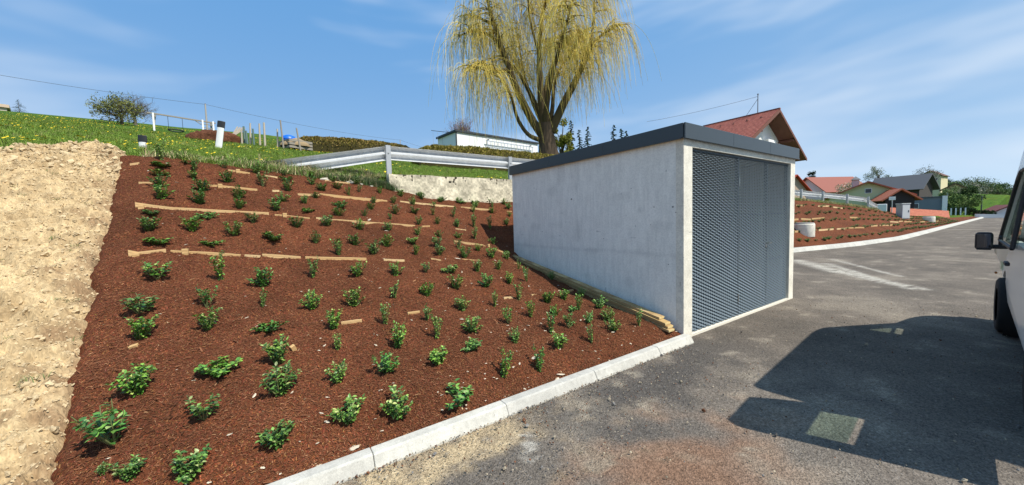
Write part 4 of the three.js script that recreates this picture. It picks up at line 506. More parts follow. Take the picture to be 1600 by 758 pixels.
{ // weeping willow
  const D0 = 20, X0 = 2.15, base = XD(X0, D0, 0), t = thing('weeping_willow', 'large weeping willow with hanging yellow twigs behind the garage', 'tree', base), r = rng(88), T = new Acc(false), B = new Acc(false), S = new Acc();
  t.scale.set(.92, 1, .92);
  // limb paths in metres from the trunk foot: [right, up, toward the viewer]
  const up0 = 5.23 - base.y, k = 20 / 560 / 2.915, P = (x, y, z) => V((x - 516) * k, up0 + (690 - y) * k, z);
  { const ns = 64, nr = 40, c = new THREE.CatmullRomCurve3([V(0, -.4, 0), V(0, up0 - .1, 0), P(512, 660, 0), P(508, 610, 0), P(506, 565, 0)]), rr = [.74, .58, .49, .45, .44]; for (let j = 0; j <= nr; j++) { const f = j / nr, q = c.getPoint(f), g = f * 4, a = Math.min(3, g | 0), R = lerp(rr[a], rr[a + 1], g - a); for (let i = 0; i <= ns; i++) { const an = i / ns * 6.2832, k2 = R * (1 + .05 * fbm(Math.cos(an) * 2.2, Math.sin(an) * 2.2, f * 2, 2) + .10 * Math.abs(fbm(Math.cos(an) * 7, Math.sin(an) * 7, f * 3.5, 3))); T.v(q.x + Math.cos(an) * k2, q.y, q.z + Math.sin(an) * k2); if (i < ns && j < nr) { const b = j * (ns + 1) + i; T.tri(b, b + ns + 1, b + 1); T.tri(b + 1, b + ns + 1, b + ns + 2); } } } }
  mesh('trunk', T.geo(), mat(.10, .072, .048, .95), t);
  const limbs = [
    [[492, 620, 0, .30], [440, 550, .1, .27], [378, 440, .4, .25], [335, 340, .7, .21], [290, 220, .9, .17], [252, 100, 1.1, .13], [232, 0, 1.3, .1], [215, -120, 1.5, .05]],
    [[478, 640, .1, .15], [420, 620, .4, .13], [370, 560, .8, .12], [340, 470, 1.2, .10], [300, 410, 1.5, .08], [230, 385, 1.9, .05], [150, 370, 2.2, .03]],
    [[480, 520, 0, .16], [425, 400, -.4, .14], [380, 310, -.9, .12], [310, 220, -1.4, .09], [265, 120, -1.8, .06], [240, 20, -2, .04]],
    [[492, 580, .1, .28], [484, 430, .2, .22], [480, 300, .3, .19], [492, 150, .4, .15], [530, 0, .5, .11], [545, -140, .5, .06]],
    [[516, 580, 0, .2], [512, 420, -.3, .17], [540, 320, -.7, .14], [598, 200, -1.2, .1], [612, 110, -1.5, .07], [640, -20, -1.8, .04]],
    [[532, 600, .1, .30], [590, 490, .4, .27], [640, 410, .7, .24], [692, 315, 1.0, .18], [740, 250, 1.3, .11], [830, 213, 1.7, .05]],
    [[522, 600, 0, .16], [542, 490, -.1, .14], [552, 400, -.2, .12], [582, 320, -.5, .1], [660, 220, -.9, .07], [715, 110, -1.3, .04]],
    [[690, 320, 1, .13], [720, 230, .7, .1], [740, 130, .4, .07], [745, 30, .3, .05], [760, -80, .2, .03]],
    [[330, 350, .7, .15], [275, 355, .9, .09], [215, 330, 1.2, .05]], [[300, 245, .8, .12], [230, 200, .9, .07], [165, 203, 1.2, .04], [110, 230, 1.3, .02]], [[270, 170, 1, .1], [200, 130, .7, .06], [140, 110, .6, .03]],
    [[500, 560, .3, .2], [520, 430, 1.2, .16], [560, 300, 2.2, .11], [600, 180, 3, .07], [630, 60, 3.4, .04]], [[495, 560, -.3, .2], [450, 420, -1.5, .15], [420, 280, -2.6, .1], [400, 130, -3.2, .06], [390, -20, -3.4, .04]], [[488, 300, .3, .1], [440, 180, 1.2, .07], [420, 50, 1.8, .05], [400, -60, 2, .03]], [[600, 200, -1.2, .08], [680, 120, -2, .05], [760, 60, -2.6, .03]]];
  const curves = [];
  limbs.forEach(l => { const c = new THREE.CatmullRomCurve3(l.map(q => P(q[0], q[1], q[2]))); const n = l.length * 4, pts = c.getPoints(n), rad = pts.map((_, i) => { const f = i / n * (l.length - 1), a = Math.min(l.length - 2, f | 0); return lerp(l[a][3], l[a + 1][3], f - a) * (.92 - .25 * i / n); }); B.tube(pts, rad, 8); curves.push([c, l]); });
  const yel = [[.70, .51, .11], [.76, .59, .17], [.52, .39, .07], [.62, .54, .13]];
  const strand = (p, d, len, c) => { const n = 11, pts = [p.clone()], q = p.clone(), v = d.clone().multiplyScalar(.35 + .6 * r()), st = len / n; const sway = V((r() - .5) * .10 + .02, 0, (r() - .5) * .10); for (let i = 0; i < n; i++) { v.y -= .20; v.x = v.x * .87 + sway.x; v.z = v.z * .87 + sway.z; const m = v.clone().normalize(); q.addScaledVector(m, st); pts.push(q.clone()); } S.tube(pts, pts.map((_, i) => 0.0095 - .0045 * i / n), 3, c); };
  curves.forEach(([c, l], li) => { const L = c.getLength(), f0 = l.length > 4 ? .42 : .25, nb = Math.round(L * (l.length > 4 ? 5.4 : 7)); for (let i = 0; i < nb; i++) {
    const s = f0 + (1 - f0) * Math.pow(r(), .8), p = c.getPoint(s), a = r() * 6.283, up = .3 + .7 * r(), dir = V(Math.cos(a) + p.x * .09, up, Math.sin(a) + p.z * .09).normalize(), bl = .4 + .85 * r(), pts = [p.clone()], q = p.clone(), d = dir.clone(); for (let j = 0; j < 5; j++) { d.y -= .17; d.normalize(); q.addScaledVector(d, bl / 5); pts.push(q.clone()); } B.tube(pts, [.03, .026, .021, .017, .013, .009], 4);
    const ns = 7 + (r() * 5 | 0); for (let j = 0; j < ns; j++) { const f = .15 + .85 * r(), ii = Math.min(4, f * 5 | 0), o = pts[ii].clone().lerp(pts[ii + 1], f * 5 - ii), an = r() * 6.283, h = V(Math.cos(an) + d.x * .7, .45 * r() + .1, Math.sin(an) + d.z * .7).normalize(), e = yel[r() * 4 | 0], b = .75 + .5 * r(); strand(o, h, 1.0 + 2.9 * r() * (.6 + .7 * r()), col(e[0] * b, e[1] * b, e[2] * b)); } } });
  mesh('limbs', B.geo(), mat(.105, .080, .042, .95), t); mesh('hanging_twigs', S.geo(), vmat(.75), t);
}

// ------------------------------------------------------------ buildings near
{ // long white flat building with a ladder on its wall
  const u0 = 9.15, v0 = 24.83, gy = 6.5, t = thing('white_outbuilding', 'long low white building with dark roof edge and wall ladder', 'building', W(u0, v0, gy), YAW + .09); const L = 9.2, Dp = 3.2, H = 2.42, tp = 0;
  const wl = mat(.80, .80, .80, .8), dk = mat(.03, .034, .04, .5);
  mesh('wall', box(L, H, .2, L / 2, H / 2, -.1), wl, t); mesh('wall', box(.2, H, Dp - .2, .1, H / 2, -.2 - (Dp - .2) / 2), wl, t); mesh('wall', box(.2, H, Dp - .2, L - .1, H / 2, -.2 - (Dp - .2) / 2), wl, t); mesh('corner_trim', box(.08, H, .08, -.02, H / 2, .0), dk, t);
  mesh('roof_edge', merge([box(L + .3, .16, .12, L / 2, H + .09, .06), box(.12, .16, Dp + .1, -.1, H + .09, -Dp / 2)]), dk, t); mesh('roof', box(L + .15, .1, Dp, L / 2, H + .06, -Dp / 2), dk, t);
  const al = mat(.62, .63, .64, .35, { metalness: .8 }), la = mesh('wall_ladder', merge([box(5.6, .07, .05, 5.6, H - .42, .22), box(5.6, .07, .05, 5.6, H - .95, .22)]), al, t); for (let i = 0; i < 15; i++) mesh('rung', box(.05, .5, .04, 2.95 + i * .38, H - .69, .22), al, la);
  mesh('wall_bracket', merge([box(.06, .08, .28, 3.1, H - .3, .12), box(.06, .08, .28, 8.1, H - .3, .12)]), dk, t);
  const rail = thing('garden_railing', 'thin wire railing left of the white building', 'railing', W(8.2, 27.6, ground(8.2, 27.6)), YAW + 2.6); mesh('handrail', box(2.2, .04, .04, -1.0, 2.2, 0, 0, 0, .12), dk, rail); for (let i = 0; i < 6; i++) mesh('baluster', box(.02, 2.2, .02, -.05 - i * .4, 1.05, 0), mat(.4, .45, .5, .5, { metalness: .6 }), rail);
}
const tileRed = (a, b) => canvasTex(512, 512, (g, w, h) => { const r = rng(a); g.fillStyle = b; g.fillRect(0, 0, w, h); for (let y = 0; y < 32; y++) for (let x = 0; x < 40; x++) { const k = (r() - .5) * 38 | 0; g.fillStyle = k > 0 ? `rgba(255,190,160,${k / 160})` : `rgba(30,0,0,${-k / 110})`; g.fillRect(x * 12.8 + (y % 2) * 6.4, y * 16, 12.3, 15); } });
function roofTiles(parent, name, a, b, c, d, rows, m, lift = .03) { // rows of tile courses between the eave edge a-b and the ridge edge d-c
  for (let i = 0; i < rows; i++) { const f = i / rows, g = (i + 1) / rows, p = a.clone().lerp(d, f), q = b.clone().lerp(c, f), s = b.clone().lerp(c, g), e = a.clone().lerp(d, g), n = V(0, 0, 0).crossVectors(q.clone().sub(p), e.clone().sub(p)).normalize(); if (n.y < 0) n.negate(); const A = new Acc(false); const k = [p, q].map(x => x.clone().addScaledVector(n, lift)).concat([s, e].map(x => x.clone().addScaledVector(n, .004))), lo = [p, q]; k.concat(lo).forEach(x => A.v(x.x, x.y, x.z)); A.tri(0, 1, 2); A.tri(0, 2, 3); A.tri(4, 5, 1); A.tri(4, 1, 0); const geo = A.geo(true); const L = p.distanceTo(q), H = p.distanceTo(e), U = [[0, 0], [L, 0], [L, H], [0, 0], [L, H], [0, H], [0, 0], [L, 0], [L, .1], [0, 0], [L, .1], [0, .1]], uv = new Float32Array(24); U.forEach((z, j) => { uv[j * 2] = z[0] / 6; uv[j * 2 + 1] = z[1] / 8 + i * .031; }); geo.setAttribute('uv', new THREE.BufferAttribute(uv, 2)); mesh(name, geo, m, parent); }
}
{ // big red-roofed house behind the garage; its gable faces the yard
  const gy = 1.8, U0 = 34.67, V0 = 11.1, t = thing('red_roof_house', 'house with steep red tiled roof and wide wooden gable overhang', 'house', W(U0, V0, gy), YAW); const R = 10.87 - gy, s = .565, wl = 6.6, wr = 6.9, Lr = 6.8; const wallM = mat(.80, .79, .76, .85), wood = mat(.15, .055, .035, .8), tile = mat(1, 1, 1, .85, { map: tileRed(4, '#8f4d3f') });
  const w = 4.9, hE = R - s * w - .25; const sh = new THREE.Shape(); sh.moveTo(-w, 0); sh.lineTo(w, 0); sh.lineTo(w, hE); sh.lineTo(0, R - .25); sh.lineTo(-w, hE); sh.closePath(); const gw = new THREE.ExtrudeGeometry(sh, { depth: .3, bevelEnabled: false }); gw.translate(0, 0, -1.6); mesh('gable_wall', gw, wallM, t);
  mesh('side_wall', box(.3, hE, Lr - 2.2, -w + .15, hE / 2, -1.6 - (Lr - 2.2) / 2), wallM, t); mesh('side_wall', box(.3, hE, Lr - 2.2, w - .15, hE / 2, -1.6 - (Lr - 2.2) / 2), wallM, t);
  const a = V(-wl, R - s * wl, 0), b = V(-wl, R - s * wl, -Lr), c = V(0, R, -Lr), d = V(0, R, 0), e = V(wr, R - s * wr, 0), f = V(wr, R - s * wr, -Lr);
  const deck = (p, q, m, n) => { const A = new Acc(false); const dn = V(0, -.22, 0); [p, q, m, n].forEach(x => A.v(x.x, x.y - .02, x.z)); [p, q, m, n].forEach(x => A.v(x.x, x.y - .22, x.z)); for (const [i, j, k, l] of [[0, 1, 2, 3], [4, 5, 6, 7], [0, 1, 5, 4], [1, 2, 6, 5], [2, 3, 7, 6], [3, 0, 4, 7]]) { A.tri(i, j, k); A.tri(i, k, l); } return A.geo(true); };
  const rf = mesh('roof_deck', deck(a, b, c, d), wood, t); mesh('roof_deck', deck(e, f, c, d), wood, t); roofTiles(rf, 'tile_course', a, b, c, d, 22, tile); roofTiles(rf, 'tile_course', f, e, d, c, 22, tile);
  mesh('ridge_cap', box(.24, .12, Lr + .1, 0, R + .02, -Lr / 2), mat(.25, .08, .055, .85), t); for (const [q, x] of [[a, -1], [e, 1]]) mesh('barge_board', new THREE.ExtrudeGeometry((() => { const z = new THREE.Shape(); z.moveTo(0, R - .04); z.lineTo(q.x, q.y - .04); z.lineTo(q.x, q.y - .30); z.lineTo(0, R - .30); z.closePath(); return z; })(), { depth: .05, bevelEnabled: false }).translate(0, 0, .003), wood, t);
  for (let i = 0; i < 5; i++) { const x = -1.4 - .05 * i; mesh('roof_vent', new THREE.ConeGeometry(.12, .16, 4).rotateZ(.4).translate(x, R - s * 1.4 + .12, -.9 - i * 1.15), mat(.12, .04, .03), rf); }
  for (const x of [-3.4, 0, 3.6]) mesh('purlin', box(.18, .2, 1.5, x, R - s * Math.abs(x) - .38, -.8), wood, t);
  mesh('dormer_box', box(1.7, 1.0, .5, .9, R - 3.0, -1.1), mat(.78, .77, .76), t); const bal = mesh('balcony', box(3.2, .9, .9, 2.5, R - 3.9, -1.0), mat(.76, .76, .75), t);
  const mast = thing('roof_antenna', 'thin grey antenna mast with guy wire on the red roof ridge', 'antenna', W(U0, V0 + 1.75, gy + R + .05), YAW), gm = mat(.25, .26, .28, .5, { metalness: .5 }); mesh('mast', cyl(.045, .04, 1.75, 0, 0, 0, 8), gm, mast); mesh('cap', cyl(.07, .07, .1, 0, 1.7, 0, 8), gm, mast); const A = new Acc(false); A.tube([V(0, 1.35, 0), V(0, .0, -1.0)], [.02, .02], 4); mesh('strut', A.geo(), gm, mast); const Wr = new Acc(false); const wp = []; for (let i = 0; i <= 12; i++) { const f2 = i / 12; wp.push(V(-3.5 * f2, 1.55 - .15 * f2 * 4 * (1 - f2) - .5 * f2, -9.5 * f2)); } Wr.tube(wp, wp.map(() => .014), 4); mesh('guy_wire', Wr.geo(), mat(.16, .16, .17), mast);
}
// ------------------------------------------------------------ overhead line on the hill
{
  const pm = mat(.36, .33, .30, .9); const pA = XD(-45.4, 55, 0), pB = XD(-27.5, 92, 0);
  const pole = (p, top, label) => { const t = thing('utility_pole', label, 'pole', p); mesh('shaft', cyl(.13, .09, top - p.y + .4, 0, -.4, 0, 8), pm, t); mesh('insulator', cyl(.06, .06, .16, 0, top - p.y - .04, 0, 8), mat(.2, .12, .08), t); return V(p.x, top, p.z); };
  const a = pole(pA, 20.24, 'slim utility pole on the hillside behind the swing'), b = pole(pB, 22.6, 'distant utility pole seen above the low hedge'), l = V(-72, 21.9, -36), e = V(-14, 24.4, -130);
  const wire = (p, q, sag, label) => { const A = new Acc(false), pts = []; for (let i = 0; i <= 24; i++) { const f = i / 24, w = p.clone().lerp(q, f); w.y -= sag * 4 * f * (1 - f); pts.push(w); } A.tube(pts, pts.map(() => .022), 4); tag(mesh('overhead_wire', A.geo(), mat(.10, .11, .13)), label, 'wire'); };
  wire(l, a, .55, 'overhead wire from the left picture edge to the slim utility pole'); wire(a, b, .6, 'overhead wire between the two utility poles'); wire(b, e, .6, 'overhead wire running on behind the distant pole');
}

// ------------------------------------------------------------ far right: village
const toCam = (x, d) => Math.atan2(-x, d);
const win = mat(.03, .035, .045, .15), trim = mat(.75, .75, .73, .7);
function gable(name, label, x, d, ry, w, l, h, rise, over, wallC, roofM, sink = 0, front = []) { // gable faces local +z; origin on the ground
  const t = thing(name, label, 'house', XD(x, d, sink), ry), wm = mat(...wallC, .85), s = rise / (w / 2); const sh = new THREE.Shape(); sh.moveTo(-w / 2, -1.5); sh.lineTo(w / 2, -1.5); sh.lineTo(w / 2, h); sh.lineTo(0, h + rise); sh.lineTo(-w / 2, h); sh.closePath(); mesh('gable_wall', new THREE.ExtrudeGeometry(sh, { depth: .25, bevelEnabled: false }).translate(0, 0, -.25), wm, t); mesh('side_wall', box(.25, h + 1.5, l - .25, -w / 2 + .125, h / 2 - .75, -.25 - (l - .25) / 2), wm, t); mesh('side_wall', box(.25, h + 1.5, l - .25, w / 2 - .125, h / 2 - .75, -.25 - (l - .25) / 2), wm, t);
  for (const q of [-1, 1]) { const a = V(q * (w / 2 + over), h - s * over + .1, over), b = V(0, h + rise + .1, over), len = a.distanceTo(b), g = new THREE.BoxGeometry(len, .16, l + over); g.rotateZ(q > 0 ? -Math.atan(s) : Math.atan(s)); g.translate((a.x + b.x) / 2, (a.y + b.y) / 2, over - (l + over) / 2 + .001 * q); mesh('roof', g, roofM, t); }
  for (const [px, py, pw, ph] of front) { const f = mesh('window', merge([box(pw + .14, .07, .06, px, py + ph / 2 + .035, .03), box(pw + .14, .07, .06, px, py - ph / 2 - .035, .03), box(.07, ph, .06, px - pw / 2 - .035, py, .03), box(.07, ph, .06, px + pw / 2 + .035, py, .03)]), trim, t); mesh('pane', box(pw, ph, .02, px, py, .012), win, f); }
  return t;
}
const roofOrange = mat(1, 1, 1, .85, { map: tileRed(6, '#b0644a') }), roofRed = mat(.42, .055, .025, .8), roofRose = mat(.26, .085, .06, .85), roofGrey = mat(.085, .09, .10, .8), roofBrown = mat(.14, .065, .05, .85);
{
  const g = gable('green_house', 'pale green house with a broad low gable and small dark window', 47.6, 48, toCam(47.6, 48) + .12, 7.6, 9, 3.35, 1.75, .55, [.60, .61, .36], roofOrange, -.75, [[.05, 4.0, .55, .5]]);
  mesh('chimney', box(.7, 1.0, .7, -.9, 5.25, -3), mat(.55, .45, .45), g); mesh('chimney_hood', new THREE.ConeGeometry(.72, .5, 4).rotateY(.785).translate(-.9, 6.0, -3), mat(.12, .12, .13), g);
  gable('red_barn', 'bright red roofed farmhouse at the garage corner in the distance', 66, 84, toCam(66, 84) + .95, 8, 12, 3.0, 3.2, .8, [.45, .33, .25], roofRed, 2.6, [[-1.5, 2, .8, .8], [1.5, 2, .8, .8]]);
  gable('long_red_barn', 'long red-roofed barn with white wall behind the bright farmhouse', 76, 92, toCam(76, 92) - .75, 9, 13, 2.6, 3.6, .8, [.74, .73, .71], roofRose, 2.4, []);
  const dg = gable('dark_barn', 'big dark slate-roofed barn behind the green house', 90, 78, toCam(90, 78) + 1.25, 6, 8.5, 3.3, 2.6, .9, [.06, .05, .045], roofGrey, 2.0, []);
  gable('cream_house', 'cream house with brown half-hipped roof right of the slate barn', 122, 105, toCam(122, 105) - .2, 4.4, 7, 5.6, 1.5, .4, [.66, .57, .36], roofBrown, 1.0, [[-1.3, 4.6, .5, .7], [0, 4.6, .5, .7], [1.3, 4.6, .5, .7], [-1.0, 2.6, .5, .8], [.6, 2.6, .5, .8]]);
  gable('orange_carport', 'carport with an orange tiled gable roof, its inner shade painted as dark walls', 47.6, 44, toCam(47.6, 44) + .35, 2.6, 3.6, 2.3, 1.0, .5, [.035, .03, .03], roofOrange, -.1, []);  // open bay built as near-black walls, the inside shade put into their colour
  const gb = thing('grey_annex', 'flat grey-blue annex with white edge and dark window', 'building', XD(64.0, 56, 0), toCam(64, 56) + .1); mesh('wall', box(4.4, 3.6, 4, 0, .9, -2), mat(.16, .19, .23, .8), gb); mesh('roof_edge', box(4.7, .16, 4.3, 0, 2.78, -2), mat(.10, .11, .13), gb); mesh('white_pier', box(.5, 3.8, .4, 2.3, 1.0, .1), mat(.78, .78, .78), gb); const wn = mesh('window', box(.86, .8, .05, -.7, 1.5, .03), trim, gb); mesh('pane', box(.72, .66, .02, -.7, 1.5, .07), win, wn); for (let i = 0; i < 4; i++) mesh('railing_post', box(.12, 1.6, .1, 2.9 + i * .45, .2, .6), mat(.72, .75, .78), gb);
  const lr = thing('low_orange_roof', 'low orange tiled lean-to roof along the top of the far bed', 'roof', XD(46.6, 41, 0), toCam(46.6, 41) + .12); mesh('tiled_slope', box(4.6, .12, 1.7, .1, .35, -1, 0, .5, -.13), roofOrange, lr); mesh('wall', box(4.4, .8, .2, 0, -.3, -1.6), trim, lr);
  const ct = thing('silver_trailer', 'white box trailer parked beside the orange carport', 'trailer', XD(38.7, 38, 0), toCam(38.7, 38)); mesh('box_body', rbox(1.5, .95, 1.6, .06, 0, .75, -.8), mat(.72, .73, .74, .5), ct); for (const q of [-.5, .5]) mesh('wheel', new THREE.CylinderGeometry(.26, .26, .15, 16).rotateZ(Math.PI / 2).translate(q * 1.3, .2, -.8), blackP, ct);
  gable('far_cottage', 'small brown-roofed cottage among trees right of the cream house', 111, 90, toCam(111, 90), 4, 5, 2.2, 1.3, .5, [.5, .36, .24], roofBrown, 1.6, [[-.8, 1.2, .6, .5]]);
  gable('roadside_shed', 'red-roofed shed beside the road at the right edge', 78, 56, toCam(78, 56) + .3, 4.2, 5, 1.2, 1.25, .4, [.74, .74, .73], mat(.17, .05, .045, .8), -.6, [[.9, .5, .5, .8]]);
  const ub = thing('utility_cabinet', 'grey utility cabinet standing in the far bark bed', 'cabinet', XD(28.05, 25.7, 0), toCam(28, 25.7) + .65); ub.position.y = farBedH(33.5, 3.08) - .05; mesh('housing', rbox(.5, 1.05, .5, .02, 0, .52, 0), mat(.36, .37, .37, .6), ub); mesh('door', box(.43, .94, .012, 0, .52, .256), mat(.60, .61, .60, .5), ub); mesh('lid', rbox(.55, .06, .55, .012, 0, 1.08, 0), mat(.5, .51, .5), ub); mesh('latch', box(.03, .14, .02, .15, .55, .27), blackP, ub);  // housing coloured darker so its side face looks shaded; door and lid lighter
  const sg = thing('blank_sign', 'small white sign on a thin post above the far bed', 'sign', XD(29.7, 28, 0), toCam(29.7, 28)); sg.position.y = farBedH(36.2, 3.7); mesh('post', cyl(.03, .03, 1.3, 0, -.1, 0, 8), zincPost, sg); mesh('plate', rbox(.36, .26, .02, .008, 0, 1.22, .04), whitePaint, sg);
  const ring = (u, v, s, label) => { const t = thing('concrete_ring', label, 'shaft ring', W(u, v, farBedH(u, v) - .18), YAW); t.scale.setScalar(s); mesh('shaft', new THREE.LatheGeometry([[.30, 0], [.42, 0], [.42, .62], [.40, .66], [.32, .66], [.30, .6], [.30, 0]].map(([x, y]) => new THREE.Vector2(x, y)), 28), frameMat, t); mesh('cover', cyl(.39, .38, .05, 0, .665, 0, 24), mat(.30, .29, .27, .9), t); };
  ring(15.1, 3.3, .85, 'concrete shaft ring in the far bed beside the garage corner'); ring(40.2, 2.6, .85, 'concrete shaft ring in the far bed near the road bend');
  const rp = thing('ramp_parapet', 'low white parapet where the far road dips', 'parapet', XD(64, 47.5, 0), toCam(64, 47.5) + .25); rp.position.y = 0; mesh('coping', box(6.2, .5, .35, 1.5, .12, 0, 0, 0, -.06), mat(.72, .72, .70), rp);
  const lp = thing('lamp_post', 'thin dark post on the far green slope', 'post', XD(76, 58, -.2), 0); mesh('shaft', cyl(.09, .07, 3.2, 0, 0, 0, 8), mat(.06, .08, .07), lp); mesh('cap', cyl(.13, .1, .14, 0, 3.2, 0, 8), mat(.06, .08, .07), lp);
}
leafTree('blossom_tree', 'white blossoming tree between the red barns and green house', XD(58.5, 62, .4), 5.0, 4.6, 71, [[.42, .42, .30], [.20, .24, .09], [.5, .5, .42]], .16, .9, .15);
leafTree('blossom_tree', 'low pale blossom bush left of the green house', XD(50.5, 56, .2), 3.0, 2.6, 72, [[.36, .38, .24], [.16, .22, .07]], .14, .6, .1);
leafTree('spring_tree', 'pale tree rising behind the slate barn roof', XD(96, 94, 3.8), 6.6, 5, 73, [[.24, .26, .17], [.17, .2, .1]], .2, .6, .3);
leafTree('spring_tree', 'round dark tree left of the slate barn ridge', XD(80, 96, 4.5), 5.6, 2.4, 74, [[.03, .05, .03]], .2, .5, .3);
leafTree('spring_tree', 'grey budding tree behind the brown dormer roof', XD(104, 90, 2.6), 6.6, 6, 75, [[.22, .21, .16]], .2, .35, .3);
[[86, 70, 4.6, 3.0, [[.16, .23, .07], [.24, .29, .12]]], [89, 72, 3.4, 2.6, [[.12, .18, .05], [.18, .24, .08]]], [78, 63, 3.0, 2.8, [[.14, .21, .06], [.2, .26, .09]]], [81.5, 64, 4.2, 2.8, [[.05, .09, .03], [.08, .12, .04]]], [72.5, 58, 2.4, 3.6, [[.12, .18, .05]]]].forEach(([x, d, h, w, c], i) => leafTree('bushy_tree', `leafy green tree, ${ordinal(i + 1)} in the clump right of the grey annex`, XD(x, d, .3), h, w, 81 + i, c, .2, .8, .12));
for (let i = 0; i < 5; i++) { const x = 67.2 + i * 1.15, d = 54.2 - i * .15; leafTree('box_shrub', `dark clipped round shrub, ${ordinal(i + 1)} from left along the far road`, XD(x, d, -.1), 1.25, 1.15, 91 + i, [[.025, .05, .02], [.04, .075, .025]], .12, .35, .02); }
{ const r = rng(123); for (let i = 0; i < 26; i++) { const f = i / 25, x = 176 + 74 * f + 6 * (r() - .5), d = 146 + 28 * f + 10 * (r() - .5), pale = r(); leafTree('ridge_tree', pale < .4 ? `pale blossoming tree, ${ordinal(i + 1)} from left in the ridge-top tree row` : `green tree, ${ordinal(i + 1)} from left in the ridge-top tree row`, XD(x, d, -.4), 4 + 3.4 * r(), 5.5 + 3 * r(), 200 + i, pale < .4 ? [[.34, .33, .27], [.2, .22, .14]] : pale < .7 ? [[.13, .18, .07]] : [[.07, .11, .05]], .42, .22, .12); scene.children[scene.children.length - 1].userData.group = 'trees along the far ridge'; } }

// ------------------------------------------------------------ van (its rear stands beyond the right picture edge, one rear door open)
{
  const yaw = Math.atan2(.629, .777), E = (e, m) => V(.777 * e - .629 * m, 0, -(.629 * e + .777 * m)); const SIDE = -.33, t = thing('white_van', 'white van parked at the right edge with its rear door open', 'van', E(3.76, SIDE), yaw); // local x to the front, local z = width to the right
  const paint = new THREE.MeshPhysicalMaterial({ color: col(.80, .80, .79), roughness: .4, clearcoat: .6, clearcoatRoughness: .15, side: THREE.DoubleSide }), plastic = mat(.022, .023, .026, .55), rubber = mat(.018, .018, .019, .85), glass = new THREE.MeshPhysicalMaterial({ color: col(.72, .84, .78), roughness: .03, transmission: 1, thickness: 0, ior: 1.5, side: THREE.DoubleSide });
  const WD = 1.92, TH = 1.06, tum = (g, s = .10) => { const p = g.attributes.position; for (let i = 0; i < p.count; i++) { const y = p.getY(i), z = p.getZ(i), x = p.getX(i), k = (z - WD / 2) / (WD / 2); let inn = 0; if (y > TH) inn += (y - TH) * s; if (y < .55) inn += (.55 - y) * .12; if (x > 3.75) inn += Math.pow((x - 3.75) / .55, 2) * .14; p.setZ(i, z - k * inn); } g.computeVertexNormals(); return g; };
  const prof = (o) => { const s = new THREE.Shape(); s.moveTo(.2 + o, .38 + o); s.lineTo(.2 + o, 2.09); s.quadraticCurveTo(.2 + o, 2.22 - o, .30 + o, 2.23 - o); s.lineTo(2.3, 2.24 - o); s.quadraticCurveTo(2.62, 2.23 - o, 2.74 - o * .6, 2.11 - o); s.lineTo(3.40 - o, 1.16 - o * .3); s.quadraticCurveTo(3.78, 1.02 - o, 4.02 - o, .93 - o); s.quadraticCurveTo(4.22 - o, .84 - o, 4.24 - o, .62); s.lineTo(4.24 - o, .36 + o); s.closePath(); return s; };
  const ext = (o, z0, z1) => { const g = new THREE.ExtrudeGeometry(prof(o), { depth: z1 - z0 - (o ? 0 : .1), bevelEnabled: !o, bevelSize: .05, bevelThickness: .05, bevelSegments: 4, bevelOffset: -.05, curveSegments: 10 }); g.translate(0, 0, z0 + (o ? 0 : .05)); return g; };
  const ev = new Evaluator(); ev.useGroups = false; ev.attributes = ['position', 'normal']; const br = (g) => { g.deleteAttribute('uv'); const b = new Brush(g); b.updateMatrixWorld(); return b; };
  let body = br(tum(ext(0, 0, WD))); const cut = (g) => { body = ev.evaluate(body, br(g), SUBTRACTION); body.updateMatrixWorld(); };
  cut(tum(ext(.06, .06, WD - .06)));
  const poly = (pts, z0, z1) => { const s = new THREE.Shape(); pts.forEach(([x, y], i) => i ? s.lineTo(x, y) : s.moveTo(x, y)); s.closePath(); const g = new THREE.ExtrudeGeometry(s, { depth: z1 - z0, bevelEnabled: false }); g.translate(0, 0, z0); return g; };
  const sideWin = [[1.78, 1.12], [3.18, 1.12], [2.66, 1.78], [2.5, 1.86], [1.78, 1.86]]; cut(poly(sideWin, -.2, WD + .2));
  cut(poly([[3.42, 1.26], [3.2, 1.2], [2.55, 1.90], [2.78, 2.02]], .22, WD - .22));
  for (const x of [.45, 3.53]) { const c = new THREE.CylinderGeometry(.375, .375, WD + .4, 28); c.rotateX(Math.PI / 2); c.translate(x, .36, WD / 2); cut(c); }
  for (const [x, y, w, h] of [[3.12, .78, .010, .70], [1.70, 1.1, .010, 1.3], [2.41, .47, 1.42, .010]]) cut(box(w, h, .024, x, y, .0));
  const bg = body.geometry; mesh('body', bg, paint, t);
  const zAt = (y) => y > TH ? (y - TH) * .10 : 0; const pane = (pts, off) => { const A = new Acc(false); pts.forEach(([x, y]) => A.v(x, y, zAt(y) + off)); for (let i = 1; i < pts.length - 1; i++) A.tri(0, i, i + 1); return A.geo(true); };
  mesh('side_window', pane(sideWin, .03), glass, t); const rw = pane(sideWin, .03); rw.scale(1, 1, -1); rw.translate(0, 0, WD); mesh('side_window', rw, glass, t);
  { const A = new Acc(false); [[3.36, 1.21, .22], [3.36, 1.21, WD - .22], [2.66, 1.97, WD - .25], [2.66, 1.97, .25]].forEach(q => A.v(...q)); A.tri(0, 1, 2); A.tri(0, 2, 3); mesh('windscreen', A.geo(true), glass, t); }
  const seal = new Acc(false); const sp = sideWin.concat([sideWin[0]]); for (let i = 0; i < sp.length - 1; i++) seal.tube([V(sp[i][0], sp[i][1], zAt(sp[i][1]) + .003), V(sp[i + 1][0], sp[i + 1][1], zAt(sp[i + 1][1]) + .003)], [.016, .016], 6); mesh('window_seal', seal.geo(), plastic, t);
